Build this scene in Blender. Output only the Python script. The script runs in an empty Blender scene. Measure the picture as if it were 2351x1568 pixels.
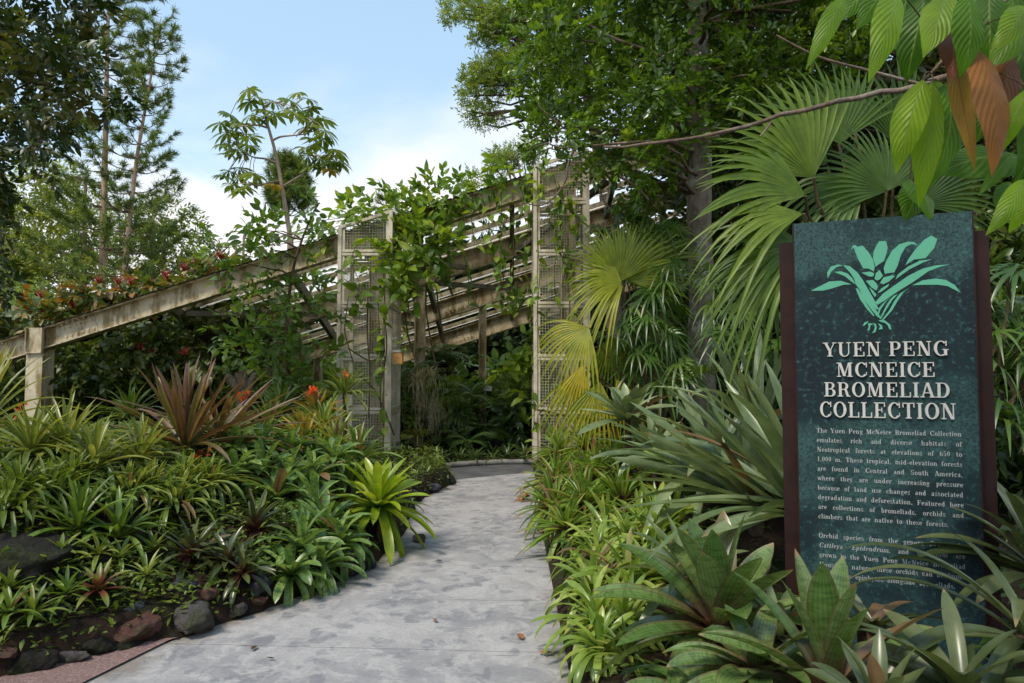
import bpy, math, random
import numpy as np

rng = np.random.default_rng(11)
random.seed(11)
R = math.radians
scene = bpy.context.scene
col = scene.collection

# ------------------------------------------------------------------ camera
CAM = np.array([0.0, 0.0, 1.5])
PITCH = R(2.77)
cam_d = bpy.data.cameras.new('camera')
cam_d.lens = 24.0
cam_d.sensor_width = 36.0
cam_d.clip_start = 0.05
cam_d.clip_end = 3000
cam_d.dof.use_dof = True
cam_d.dof.focus_distance = 5.0
cam_d.dof.aperture_fstop = 6.3
cam = bpy.data.objects.new('camera', cam_d)
cam.location = CAM
cam.rotation_euler = (math.pi / 2 + PITCH, 0, 0)
col.objects.link(cam)
scene.camera = cam

# ------------------------------------------------------------------ sky, sun, exposure
SUN_EL, SUN_AZ = R(55), R(-140)          # azimuth measured from +Y towards +X : behind the camera, to the left
world = bpy.data.worlds.new('World')
scene.world = world
world.use_nodes = True
wn, wl = world.node_tree.nodes, world.node_tree.links
wn.clear()
w_out = wn.new('ShaderNodeOutputWorld')
w_bg = wn.new('ShaderNodeBackground')
w_sky = wn.new('ShaderNodeTexSky')
w_sky.sky_type = 'NISHITA'
w_sky.sun_disc = False
w_sky.sun_elevation = SUN_EL
w_sky.sun_rotation = SUN_AZ
w_sky.air_density = 1.0
w_sky.dust_density = 0.6
w_sky.ozone_density = 1.0
w_bg.inputs['Strength'].default_value = 0.15
tc = wn.new('ShaderNodeTexCoord')
sep = wn.new('ShaderNodeSeparateXYZ')
wl.new(tc.outputs['Generated'], sep.inputs[0])
# flat cloud deck coordinates: direction projected on a plane above
dz = wn.new('ShaderNodeMath'); dz.operation = 'ADD'; dz.inputs[1].default_value = 0.12
wl.new(sep.outputs['Z'], dz.inputs[0])
dx = wn.new('ShaderNodeMath'); dx.operation = 'DIVIDE'
dy = wn.new('ShaderNodeMath'); dy.operation = 'DIVIDE'
wl.new(sep.outputs['X'], dx.inputs[0]); wl.new(dz.outputs[0], dx.inputs[1])
wl.new(sep.outputs['Y'], dy.inputs[0]); wl.new(dz.outputs[0], dy.inputs[1])
cmb = wn.new('ShaderNodeCombineXYZ')
wl.new(dx.outputs[0], cmb.inputs[0]); wl.new(dy.outputs[0], cmb.inputs[1])
cn = wn.new('ShaderNodeTexNoise')
cn.inputs['Scale'].default_value = 0.75
cn.inputs['Detail'].default_value = 7
cn.inputs['Roughness'].default_value = 0.52
cn.inputs['Distortion'].default_value = 0.3
wl.new(cmb.outputs[0], cn.inputs['Vector'])
# low clouds gather towards the horizon
low = wn.new('ShaderNodeMapRange')
low.inputs['From Min'].default_value = 0.47
low.inputs['From Max'].default_value = 0.08
low.inputs['To Min'].default_value = -0.16
low.inputs['To Max'].default_value = 0.30
wl.new(sep.outputs['Z'], low.inputs['Value'])
ad = wn.new('ShaderNodeMath'); ad.operation = 'ADD'
wl.new(cn.outputs['Fac'], ad.inputs[0]); wl.new(low.outputs[0], ad.inputs[1])
cr = wn.new('ShaderNodeMapRange')
cr.interpolation_type = 'SMOOTHSTEP'
cr.inputs['From Min'].default_value = 0.40
cr.inputs['From Max'].default_value = 0.68
wl.new(ad.outputs[0], cr.inputs['Value'])
cmix = wn.new('ShaderNodeMix'); cmix.data_type = 'RGBA'
wl.new(cr.outputs[0], cmix.inputs['Factor'])
haze_mix = wn.new('ShaderNodeMix'); haze_mix.data_type = 'RGBA'
haze_mix.inputs['Factor'].default_value = 0.5
haze_mix.inputs['B'].default_value = (2.5, 3.5, 4.1, 1)
wl.new(w_sky.outputs[0], haze_mix.inputs['A'])
wl.new(haze_mix.outputs['Result'], cmix.inputs['A'])
cmix.inputs['B'].default_value = (4.3, 4.3, 4.35, 1)
wl.new(cmix.outputs['Result'], w_bg.inputs['Color'])
wl.new(w_bg.outputs[0], w_out.inputs['Surface'])

sun_d = bpy.data.lights.new('sun', 'SUN')
sun_d.energy = 2.1
sun_d.angle = R(14)
sun_d.color = (1.0, 0.91, 0.78)
sun = bpy.data.objects.new('sun', sun_d)
sun.rotation_euler = (math.pi / 2 - SUN_EL, 0, -SUN_AZ + math.pi)
sun.location = (-10, -10, 30)
col.objects.link(sun)

scene.view_settings.view_transform = 'Standard'
scene.view_settings.look = 'None'
scene.view_settings.exposure = 0.82
scene.view_settings.gamma = 1.0
scene.cycles.max_bounces = 10
scene.cycles.diffuse_bounces = 5
scene.cycles.glossy_bounces = 2
scene.cycles.transmission_bounces = 6
scene.cycles.transparent_max_bounces = 4
scene.cycles.use_adaptive_sampling = True
scene.cycles.adaptive_threshold = 0.02
scene.cycles.caustics_reflective = False
scene.cycles.caustics_refractive = False
scene.cycles.use_denoising = True

# ------------------------------------------------------------------ geometry helpers
FPX = 24.0 / 36.0 * 2351.0
cp, sp = math.cos(PITCH), math.sin(PITCH)

def ray(px, py):
    """direction through a point of the 2351 x 1568 picture, scaled to y = 1"""
    a, b = (px - 1175.5) / FPX, (784.0 - py) / FPX
    d = np.array([a, cp - b * sp, sp + b * cp])
    return d / d[1]

def at(px, py, Y):
    return CAM + ray(px, py) * Y

def smooth(a, b, x):
    t = np.clip((x - a) / (b - a), 0, 1)
    return t * t * (3 - 2 * t)

def nrm(v):
    v = np.asarray(v, float)
    return v / (np.linalg.norm(v, axis=-1, keepdims=True) + 1e-12)

class MB:
    """collects shapes and links them as ONE mesh object"""
    def __init__(s):
        s.V, s.F, s.U, s.Rn, s.n = [], [], [], [], 0
    def add(s, v, faces, uv=None, rnd=0.5):
        v = np.asarray(v, float).reshape(-1, 3)
        k = len(v)
        for f in faces:
            f = np.asarray(f, int)
            if len(f):
                s.F.append(f + s.n)
        s.V.append(v)
        s.U.append(np.zeros((k, 2)) if uv is None else np.asarray(uv, float).reshape(-1, 2))
        s.Rn.append(np.broadcast_to(np.asarray(rnd, float), (k,)))
        s.n += k
        return s
    def inst(s, tpl, M, loc, rnd):
        """tpl = (verts, [faces], uv, jitter); M (N,3,3) rows = scaled axes; loc (N,3)"""
        tv, tf, tuv, tj = tpl
        N, nv = len(loc), len(tv)
        if N == 0:
            return s
        v = np.einsum('vi,nij->nvj', tv, M) + loc[:, None, :]
        off = (np.arange(N) * nv)[:, None, None]
        faces = [(np.asarray(f)[None] + off).reshape(-1, np.asarray(f).shape[1]) for f in tf]
        uv = np.tile(tuv, (N, 1))
        r = np.clip(np.asarray(rnd)[:, None] + tj[None, :], 0, 1).reshape(-1)
        return s.add(v.reshape(-1, 3), faces, uv, r)
    def box(s, lo, hi):
        x0, y0, z0 = lo; x1, y1, z1 = hi
        v = [(x0,y0,z0),(x1,y0,z0),(x1,y1,z0),(x0,y1,z0),(x0,y0,z1),(x1,y0,z1),(x1,y1,z1),(x0,y1,z1)]
        return s.add(v, [[(0,3,2,1),(4,5,6,7),(0,1,5,4),(1,2,6,5),(2,3,7,6),(3,0,4,7)]])
    def bar(s, p0, p1, w, h, up=(0, 0, 1)):
        """box from p0 to p1, w across, h along up"""
        p0, p1 = np.asarray(p0, float), np.asarray(p1, float)
        d = nrm(p1 - p0)
        a = nrm(np.cross(d, up)); b = np.cross(a, d)
        v = []
        for p in (p0, p1):
            for i, j in ((-1,-1),(1,-1),(1,1),(-1,1)):
                v.append(p + a * w / 2 * i + b * h / 2 * j)
        return s.add(v, [[(0,1,2,3),(7,6,5,4),(0,4,5,1),(1,5,6,2),(2,6,7,3),(3,7,4,0)]])
    def tube(s, pts, rad, sides=6, rnd=0.5, cap=True):
        pts = np.asarray(pts, float)
        n = len(pts)
        rad = np.broadcast_to(np.asarray(rad, float), (n,))
        t = nrm(np.gradient(pts, axis=0))
        ref = np.array([0.31, 0.17, 0.93]) if abs(t[0][2]) < 0.9 else np.array([0.9, 0.3, 0.1])
        a = nrm(np.cross(t, ref)); b = np.cross(t, a)
        ang = np.linspace(0, 2 * math.pi, sides, endpoint=False)
        ring = pts[:, None] + rad[:, None, None] * (np.cos(ang)[None, :, None] * a[:, None] + np.sin(ang)[None, :, None] * b[:, None])
        f = []
        for i in range(n - 1):
            for j in range(sides):
                k = (j + 1) % sides
                f.append((i*sides+j, i*sides+k, (i+1)*sides+k, (i+1)*sides+j))
        L = np.linspace(0, 1, n)
        uv = np.stack([np.tile(ang / 6.2832, n), np.repeat(L, sides)], 1)
        s.add(ring.reshape(-1, 3), [f], uv, rnd)
        if cap:
            s.add(ring[-1], [[tuple(range(sides))]], None, rnd)
            s.add(ring[0], [[tuple(range(sides))[::-1]]], None, rnd)
        return s
    def mesh(s, name, mat, smooth_=True):
        V = np.concatenate(s.V) if s.V else np.zeros((0, 3))
        me = bpy.data.meshes.new(name)
        loops = np.concatenate([f.ravel() for f in s.F])
        sizes = np.concatenate([np.full(len(f), f.shape[1]) for f in s.F])
        starts = np.concatenate([[0], np.cumsum(sizes)[:-1]])
        me.vertices.add(len(V)); me.vertices.foreach_set('co', V.astype(np.float32).ravel())
        me.loops.add(len(loops)); me.loops.foreach_set('vertex_index', loops.astype(np.int32))
        me.polygons.add(len(sizes)); me.polygons.foreach_set('loop_start', starts.astype(np.int32))
        me.polygons.foreach_set('use_smooth', np.full(len(sizes), smooth_))
        U = np.concatenate(s.U); Rn = np.concatenate(s.Rn)
        uvl = me.uv_layers.new(name='uv')
        uvl.data.foreach_set('uv', U[loops].astype(np.float32).ravel())
        at_ = me.attributes.new('rnd', 'FLOAT', 'POINT')
        at_.data.foreach_set('value', Rn.astype(np.float32))
        me.update(calc_edges=True)
        me.validate()
        me.materials.append(mat)
        return me
    def build(s, name, mat, parent=None, loc=None, smooth_=True):
        o = bpy.data.objects.new(name, s.mesh(name, mat, smooth_))
        if parent is not None:
            o.parent = parent
        if loc is not None:
            o.location = loc
        col.objects.link(o)
        return o

def tag(o, label, cat, group=None):
    o['label'] = label; o['category'] = cat
    if group: o['group'] = group
    return o

def thing(name, label, cat, loc=(0, 0, 0), group=None):
    o = bpy.data.objects.new(name, None)
    o.empty_display_size = 0.1
    o.location = loc
    col.objects.link(o)
    return tag(o, label, cat, group)

def struct(o):
    o['kind'] = 'structure'; return o

def stuff(o, label, cat):
    o['kind'] = 'stuff'; return tag(o, label, cat)

# ------------------------------------------------------------------ material helpers
def newmat(name):
    m = bpy.data.materials.new(name); m.use_nodes = True
    n, l = m.node_tree.nodes, m.node_tree.links
    b = n.get('Principled BSDF')
    return m, n, l, b

def ramp(n, stops):
    r = n.new('ShaderNodeValToRGB')
    e = r.color_ramp.elements
    while len(e) < len(stops): e.new(0.5)
    for k, (p, c) in enumerate(stops):
        e[k].position = p; e[k].color = (*c, 1)
    return r

def mixc(n, l, fac, a, b, mode='MIX'):
    m = n.new('ShaderNodeMix'); m.data_type = 'RGBA'; m.blend_type = mode
    for sock, v in (('Factor', fac), ('A', a), ('B', b)):
        if hasattr(v, 'is_linked') or isinstance(v, bpy.types.NodeSocket): l.new(v, m.inputs[sock])
        elif sock == 'Factor': m.inputs[sock].default_value = v
        else: m.inputs[sock].default_value = (*v, 1)
    return m.outputs['Result']

def maprange(n, l, v, a, b, c=0.0, d=1.0, sm=True):
    m = n.new('ShaderNodeMapRange')
    if sm: m.interpolation_type = 'SMOOTHSTEP'
    m.inputs['From Min'].default_value = a; m.inputs['From Max'].default_value = b
    m.inputs['To Min'].default_value = c; m.inputs['To Max'].default_value = d
    l.new(v, m.inputs['Value'])
    return m.outputs[0]

def noise(n, l, vec, scale, detail=4, rough=0.55, dist=0.0):
    t = n.new('ShaderNodeTexNoise')
    t.inputs['Scale'].default_value = scale; t.inputs['Detail'].default_value = detail
    t.inputs['Roughness'].default_value = rough; t.inputs['Distortion'].default_value = dist
    if vec is not None: l.new(vec, t.inputs['Vector'])
    return t.outputs['Fac']

def objcoord(n):
    return n.new('ShaderNodeTexCoord').outputs['Object']

def mapping(n, l, vec, scale=(1,1,1), rot=(0,0,0), loc=(0,0,0)):
    m = n.new('ShaderNodeMapping')
    m.inputs['Scale'].default_value = scale; m.inputs['Rotation'].default_value = rot; m.inputs['Location'].default_value = loc
    l.new(vec, m.inputs['Vector'])
    return m.outputs[0]

def math_(n, l, op, a, b=None):
    m = n.new('ShaderNodeMath'); m.operation = op
    for k, v in ((0, a), (1, b)):
        if v is None: continue
        if isinstance(v, (int, float)): m.inputs[k].default_value = v
        else: l.new(v, m.inputs[k])
    return m.outputs[0]

def bump(n, l, b, h, strength=0.3, dist=0.01):
    u = n.new('ShaderNodeBump'); u.inputs['Strength'].default_value = strength; u.inputs['Distance'].default_value = dist
    l.new(h, u.inputs['Height']); l.new(u.outputs[0], b.inputs['Normal'])

def leafmat(name, cols, rough=0.42, trans=0.3, spec=0.5, base=None, tip=None, edge=None, stripe=0.0, band=0.0, rib=None, spots=None, tmul=1.6, vein=0.0, dead=0.0):
    """leaf surface: rnd picks the leaf's own colour; uv.x across, uv.y along the blade"""
    m, n, l, b = newmat(name)
    a = n.new('ShaderNodeAttribute'); a.attribute_name = 'rnd'
    stops = [(i / max(1, len(cols) - 1), (c[0] * 1.18, c[1] * 1.02, c[2] * 0.72)) for i, c in enumerate(cols)]
    r = ramp(n, stops); l.new(a.outputs['Fac'], r.inputs[0])
    c = r.outputs[0]
    uvn = n.new('ShaderNodeUVMap'); uvn.uv_map = 'uv'
    sx = n.new('ShaderNodeSeparateXYZ'); l.new(uvn.outputs[0], sx.inputs[0])
    x, y = sx.outputs[0], sx.outputs[1]
    pos = objcoord(n)
    nz = noise(n, l, pos, 9.0, 3)
    c = mixc(n, l, maprange(n, l, nz, 0.3, 0.75), c, mixc(n, l, 1.0, c, (0.62, 0.66, 0.6), 'MULTIPLY'))
    if base is not None:
        nb = math_(n, l, 'ADD', y, math_(n, l, 'MULTIPLY', math_(n, l, 'SUBTRACT', nz, 0.5), 0.4))
        c = mixc(n, l, maprange(n, l, nb, base[1], base[2], 1, 0), c, base[0])
    if spots is not None:
        v = n.new('ShaderNodeTexVoronoi'); v.inputs['Scale'].default_value = spots[1]; l.new(pos, v.inputs['Vector'])
        nn = noise(n, l, pos, spots[1] * 0.8, 4, 0.7)
        c = mixc(n, l, maprange(n, l, nn, 0.45, 0.62), c, spots[0])
    if stripe:
        w = math_(n, l, 'SINE', math_(n, l, 'MULTIPLY', x, 44.0))
        st = maprange(n, l, math_(n, l, 'ADD', w, math_(n, l, 'MULTIPLY', nz, 1.2)), 0.2, 1.4, 0, stripe)
        c = mixc(n, l, st, c, mixc(n, l, 1.0, c, (0.45, 0.5, 0.42), 'MULTIPLY'))
    if band:
        cv = n.new('ShaderNodeCombineXYZ'); l.new(math_(n, l, 'MULTIPLY', y, 26.0), cv.inputs[1]); l.new(math_(n, l, 'MULTIPLY', x, 1.6), cv.inputs[0])
        l.new(math_(n, l, 'MULTIPLY', a.outputs['Fac'], 37.0), cv.inputs[2])
        bn = noise(n, l, cv.outputs[0], 1.0, 3, 0.6)
        c = mixc(n, l, maprange(n, l, bn, 0.46, 0.62, 0, band), c, mixc(n, l, 1.0, c, (0.34, 0.42, 0.33), 'MULTIPLY'))
    if rib is not None:
        d = math_(n, l, 'ABSOLUTE', math_(n, l, 'SUBTRACT', x, 0.5))
        c = mixc(n, l, maprange(n, l, d, 0.015, rib[1], 0.8, 0), c, rib[0])
    if edge is not None:
        d = math_(n, l, 'ABSOLUTE', math_(n, l, 'SUBTRACT', x, 0.5))
        c = mixc(n, l, maprange(n, l, d, 0.36, 0.5, 0, edge[1]), c, edge[0])
    if tip is not None:
        nt = math_(n, l, 'ADD', y, math_(n, l, 'MULTIPLY', math_(n, l, 'SUBTRACT', a.outputs['Fac'], 0.5), tip[3] if len(tip) > 3 else 0.2))
        c = mixc(n, l, maprange(n, l, nt, tip[1], tip[2], 0, 1), c, tip[0])
    if dead:
        c = mixc(n, l, maprange(n, l, a.outputs['Fac'], 1 - dead, 1 - dead * .6), c, mixc(n, l, nz, (0.10, 0.055, 0.025), (0.24, 0.15, 0.07)))
    l.new(c, b.inputs['Base Color'])
    b.inputs['Roughness'].default_value = rough
    b.inputs['Specular IOR Level'].default_value = spec
    if vein:
        d = math_(n, l, 'ABSOLUTE', math_(n, l, 'SUBTRACT', x, 0.5))
        ph = math_(n, l, 'SUBTRACT', math_(n, l, 'MULTIPLY', y, 62.0), math_(n, l, 'MULTIPLY', d, 40.0))
        bump(n, l, b, math_(n, l, 'SINE', ph), vein, 0.006)
    tr = n.new('ShaderNodeBsdfTranslucent')
    l.new(mixc(n, l, 1.0, c, (tmul * 1.15, tmul * 1.1, tmul * 0.6), 'MULTIPLY'), tr.inputs['Color'])
    mx = n.new('ShaderNodeMixShader'); mx.inputs[0].default_value = trans
    l.new(b.outputs[0], mx.inputs[1]); l.new(tr.outputs[0], mx.inputs[2])
    l.new(mx.outputs[0], n['Material Output'].inputs['Surface'])
    return m

def plainmat(name, c, rough=0.6, spec=0.4, metallic=0.0, nscale=None, c2=None, namt=1.0, bumps=0.0, bscale=30.0):
    m, n, l, b = newmat(name)
    b.inputs['Roughness'].default_value = rough
    b.inputs['Specular IOR Level'].default_value = spec
    b.inputs['Metallic'].default_value = metallic
    pos = objcoord(n)
    cc = None
    if nscale:
        cc = mixc(n, l, maprange(n, l, noise(n, l, pos, nscale, 5, 0.62), 0.36, 0.66, 0, namt), c, c2)
        l.new(cc, b.inputs['Base Color'])
    else:
        b.inputs['Base Color'].default_value = (*c, 1)
    if bumps:
        bump(n, l, b, noise(n, l, pos, bscale, 5, 0.65), bumps, 0.02)
    return m

# ------------------------------------------------------------------ leaf shapes
def leaf_tpl(width=0.4, seg=4, fold=0.16, droop=0.2, shape='ovate', petiole=0.0, cross=3):
    """unit-long blade along +X, width along Y, up +Z"""
    t = np.linspace(0, 1, seg + 1)
    if shape == 'ovate': w = np.sin(np.pi * np.clip(t, 0, 1) ** 0.8) ** 0.9
    elif shape == 'lance': w = np.sin(np.pi * t ** 0.9) ** 1.1
    elif shape == 'obovate': w = np.sin(np.pi * t ** 1.4) ** 0.9
    elif shape == 'heart': w = np.clip(np.sin(np.pi * (t * 0.8 + 0.2) ** 0.9), 0, 1)
    else: w = np.sin(np.pi * t)
    w = np.maximum(w, 0.02) * width / 2
    x = petiole + t * (1 - petiole)
    z = -droop * t ** 2
    ys = np.linspace(-1, 1, cross)
    v, uv = [], []
    for i in range(seg + 1):
        for yy in ys:
            v.append((x[i], yy * w[i], z[i] + fold * abs(yy) * w[i] * 2)); uv.append((yy / 2 + 0.5, t[i]))
    f = []
    for i in range(seg):
        for j in range(cross - 1):
            a = i * cross + j
            f.append((a, a + 1, a + cross + 1, a + cross))
    return np.array(v), [np.array(f)], np.array(uv), np.zeros(len(v))

def rotm(az, el, roll):
    """axes for blades pointing (az, el), rolled; rows = x, y, z axes"""
    az, el, roll = np.broadcast_arrays(*[np.atleast_1d(np.asarray(q, float)) for q in (az, el, roll)])
    x = np.stack([np.cos(az) * np.cos(el), np.sin(az) * np.cos(el), np.sin(el)], -1)
    y0 = np.stack([-np.sin(az), np.cos(az), np.zeros_like(az)], -1)
    z0 = np.cross(x, y0)
    y = y0 * np.cos(roll)[:, None] + z0 * np.sin(roll)[:, None]
    z = np.cross(x, y)
    return np.stack([x, y, z], 1)

def dirm(d, roll):
    d = nrm(d)
    az = np.arctan2(d[:, 1], d[:, 0]); el = np.arcsin(np.clip(d[:, 2], -1, 1))
    return rotm(az, el, roll)

def merge_tpl(tpl, M, loc, jit):
    tv, tf, tuv, tj = tpl
    N, nv = len(loc), len(tv)
    v = (np.einsum('vi,nij->nvj', tv, M) + loc[:, None]).reshape(-1, 3)
    off = (np.arange(N) * nv)[:, None, None]
    f = [(np.asarray(q)[None] + off).reshape(-1, np.asarray(q).shape[1]) for q in tf]
    return v, f, np.tile(tuv, (N, 1)), np.repeat(np.asarray(jit), nv)

def spray_tpl(leaf, n=9, length=1.0, size=0.36, spread=1.0, lift=0.3, seed=1, tipfan=True):
    """a twig along +X carrying n leaves in two alternating ranks"""
    g = np.random.default_rng(seed)
    t = np.linspace(0.08, 1.0, n)
    side = np.where(np.arange(n) % 2 == 0, 1, -1)
    az = side * (spread * (1.15 - 0.75 * t)) + g.normal(0, 0.22, n)
    if tipfan: az[-1] = 0.1
    el = lift + g.normal(0, 0.3, n)
    M = rotm(az, el, g.normal(0, 0.5, n)) * (size * g.uniform(0.7, 1.15, n))[:, None, None]
    loc = np.stack([t * length, side * 0.0, -0.12 * length * t ** 2], 1)
    return merge_tpl(leaf, M, loc, g.uniform(-0.25, 0.25, n))

LEAF_OV = leaf_tpl(0.46, 4, 0.15, 0.18, 'ovate')
LEAF_LA = leaf_tpl(0.30, 4, 0.15, 0.22, 'lance')
LEAF_SM = leaf_tpl(0.50, 3, 0.15, 0.12, 'obovate')
LEAF_FAR = leaf_tpl(0.42, 2, 0.2, 0.15, 'ovate')
LEAF_HT = leaf_tpl(0.66, 4, 0.13, 0.3, 'heart')
SPRAY_OV = [spray_tpl(LEAF_OV, 9, 1.0, 0.42, 1.0, 0.2, k) for k in (1, 2, 3)]
SPRAY_LA = [spray_tpl(LEAF_LA, 11, 1.0, 0.40, 0.9, 0.1, k) for k in (4, 5)]
SPRAY_SM = [spray_tpl(LEAF_SM, 11, 1.0, 0.34, 1.05, 0.3, k) for k in (6, 7, 8)]
SPRAY_FAR = [spray_tpl(LEAF_FAR, 8, 1.0, 0.45, 1.0, 0.2, k) for k in (9, 10)]
SPRAY_HT = [spray_tpl(LEAF_HT, 8, 1.0, 0.42, 1.1, -0.25, k) for k in (12, 13)]

def ball_points(n, g, shell=0.55):
    d = nrm(g.normal(size=(n, 3)))
    r = g.uniform(shell ** 3, 1, n) ** (1 / 3)
    return d * r[:, None], d

def scatter(mb, tpls, centre, rad, n, size, g, out=0.8, down=0.0, up=0.0, shell=0.5, rnd=(0.2, 0.8), base_r=None):
    """leaf sprays through an ellipsoid's volume, pointing outwards"""
    centre, rad = np.asarray(centre, float), np.asarray(rad, float) * np.ones(3)
    p, d = ball_points(n, g, shell)
    loc = centre + p * rad
    dirs = nrm(d * out + g.normal(0, 0.55, (n, 3)) + np.array([0, 0, up - down]))
    s = size * g.uniform(0.65, 1.25, n)
    M = dirm(dirs, g.normal(0, 0.6, n)) * s[:, None, None]
    r = g.uniform(rnd[0], rnd[1], n)
    if base_r is not None: r = np.clip(base_r + g.normal(0, 0.14, n), 0, 1)
    k = g.integers(0, len(tpls), n)
    for q, t in enumerate(tpls):
        mb.inst(t, M[k == q], loc[k == q], r[k == q])

def bend(p0, p1, n=8, sag=0.0, wob=0.05, g=rng):
    p0, p1 = np.asarray(p0, float), np.asarray(p1, float)
    t = np.linspace(0, 1, n)[:, None]
    L = np.linalg.norm(p1 - p0)
    p = p0 * (1 - t) + p1 * t
    p[:, 2] += (sag * L * 4 * t * (1 - t))[:, 0]
    w = g.normal(0, wob * L * 0.3, (n, 3)); w[0] = 0; w[-1] = 0
    return p + w

# strap leaves, one array of blades at a time
def straps(mb, base, az, el, L, W, droop, roll=None, chan=0.22, seg=9, prof=(0.75, 0.62), power=1.5, rnd=None, g=rng, wave=0.0, spread0=None):
    base = np.asarray(base, float)
    N = len(az)
    base = np.broadcast_to(base, (N, 3))
    t = np.linspace(0, 1, seg + 1)
    e = el[:, None] - droop[:, None] * t[None] ** power
    ds = (L / seg)[:, None]
    em = (e[:, 1:] + e[:, :-1]) / 2
    hx = np.concatenate([np.zeros((N, 1)), np.cumsum(np.cos(em) * ds, 1)], 1)
    hz = np.concatenate([np.zeros((N, 1)), np.cumsum(np.sin(em) * ds, 1)], 1)
    ca, sa = np.cos(az)[:, None], np.sin(az)[:, None]
    c = np.stack([hx * ca, hx * sa, hz], -1) + base[:, None]
    tang = np.stack([np.cos(e) * ca, np.cos(e) * sa, np.sin(e)], -1)
    side = np.stack([-sa, ca, 0 * ca], -1) * np.ones((1, seg + 1, 1))
    nor = np.cross(tang, side)
    if roll is None: roll = g.normal(0, 0.25, N)
    rl = (roll[:, None] * t[None])[..., None]
    side, nor = side * np.cos(rl) + nor * np.sin(rl), nor * np.cos(rl) - side * np.sin(rl)
    p0, pk = prof
    w = np.where(t < pk, p0 + (1 - p0) * np.sin(0.5 * np.pi * t / pk), np.cos(0.5 * np.pi * np.clip((t - pk) / (1 - pk), 0, 1)) ** 0.75)
    w = np.maximum(w, 0.03)[None] * W[:, None] / 2
    ys = np.array([-1, -0.5, 0, 0.5, 1.0])
    ch = (chan * (1.25 - 0.8 * t))[None, :, None] * np.abs(ys)[None, None] ** 1.6
    v = c[:, :, None] + side[:, :, None] * (ys[None, None] * w[..., None])[..., None] + nor[:, :, None] * (ch * w[..., None] * 2)[..., None]
    if wave:
        wv = np.sin(t[None] * 14 + g.uniform(0, 6, N)[:, None])[:, :, None] * ys[None, None] * wave * w[..., None]
        v = v + nor[:, :, None] * wv[..., None]
    uv = np.stack(np.broadcast_arrays(ys[None, :] / 2 + 0.5, t[:, None]), -1).reshape(-1, 2)
    f = []
    for i in range(seg):
        for j in range(4):
            a = i * 5 + j
            f.append((a, a + 1, a + 6, a + 5))
    f = np.array(f)
    off = (np.arange(N) * (seg + 1) * 5)[:, None, None]
    if rnd is None: rnd = g.uniform(0, 1, N)
    mb.add(v.reshape(-1, 3), [(f[None] + off).reshape(-1, 4)], np.tile(uv, (N, 1)), np.repeat(rnd, (seg + 1) * 5))

def rosette(mb, n, L, W, e0=0.1, e1=1.4, d0=1.0, d1=0.4, base=(0, 0, 0), g=rng, Lin=0.75, chan=0.22, prof=(0.75, 0.55), power=1.5, jit=0.15, spread=0.03, az0=None, arc=None, seg=9, wave=0.0, ecurve=1.0, rollj=0.3):
    i = np.arange(n)
    t = (i + 0.5) / n                     # 0 outermost .. 1 innermost
    az = i * 2.39996 + g.uniform(0, 6.28) + g.normal(0, 0.12, n)
    if arc is not None:
        az = az0 + g.uniform(-arc, arc, n)
    el = e0 + (e1 - e0) * t ** ecurve + g.normal(0, jit, n)
    dr = d0 + (d1 - d0) * t + g.normal(0, jit, n)
    LL = L * (1 + (Lin - 1) * t) * g.uniform(0.82, 1.12, n)
    WW = W * g.uniform(0.85, 1.12, n) * (1 - 0.15 * t)
    b = np.asarray(base, float) + np.stack([np.cos(az) * spread * (1 - t), np.sin(az) * spread * (1 - t), 0.02 * t], -1)
    straps(mb, b, az, el, LL, WW, dr, chan=chan, prof=prof, power=power, g=g, seg=seg, wave=wave, roll=g.normal(0, rollj, n))

def fan_leaf(mb, hub, axis, normal, Rr, arc=R(250), n=34, join=0.55, droop=0.25, rnd=0.5, g=rng, fold=0.35, cup=0.12, seg=7):
    """pleated palmate blade: n segments spread round `axis` in the plane across `normal`"""
    ax = nrm(axis); nn = np.asarray(normal, float); nn = nrm(nn - ax * np.dot(nn, ax)); sd = np.cross(nn, ax)
    th = np.linspace(-arc / 2, arc / 2, n)
    dth = arc / (n - 1)
    t = np.linspace(0.02, 1, seg + 1)
    hub = np.asarray(hub, float)
    V, F, U, RR = [], [], [], []
    k = 0
    for a in th:
        RL = Rr * (0.78 + 0.22 * math.cos(a * 0.8)) * g.uniform(0.92, 1.06)
        d = ax * math.cos(a) + sd * math.sin(a)
        s = -ax * math.sin(a) + sd * math.cos(a)
        dr = droop * g.uniform(0.7, 1.4)
        for i, tt in enumerate(t):
            r = RL * tt
            if tt <= join: hw = r * dth * 0.52
            else: hw = RL * join * dth * 0.52 * max(0.03, (1 - ((tt - join) / (1 - join)) ** 1.8))
            q = max(0, tt - join * 0.7) / (1 - join * 0.7)
            c = hub + d * r * (1 - 0.1 * q * dr) + nn * (cup * RL * (tt - tt ** 2) * 1.5) + np.array([0, 0, -1]) * (dr * RL * q ** 2.0)
            for y in (-1, 0, 1):
                V.append(c + s * (y * hw) + nn * (fold * hw * (0 if y == 0 else 1))); U.append((y / 2 + .5, tt)); RR.append(np.clip(rnd + 0.0, 0, 1))
        for i in range(seg):
            for j in range(2):
                q0 = k + i * 3 + j
                F.append((q0, q0 + 1, q0 + 4, q0 + 3))
        k += (seg + 1) * 3
    mb.add(V, [F], U, np.array(RR) + np.repeat(g.uniform(-.12, .12, n), (seg + 1) * 3))

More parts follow.
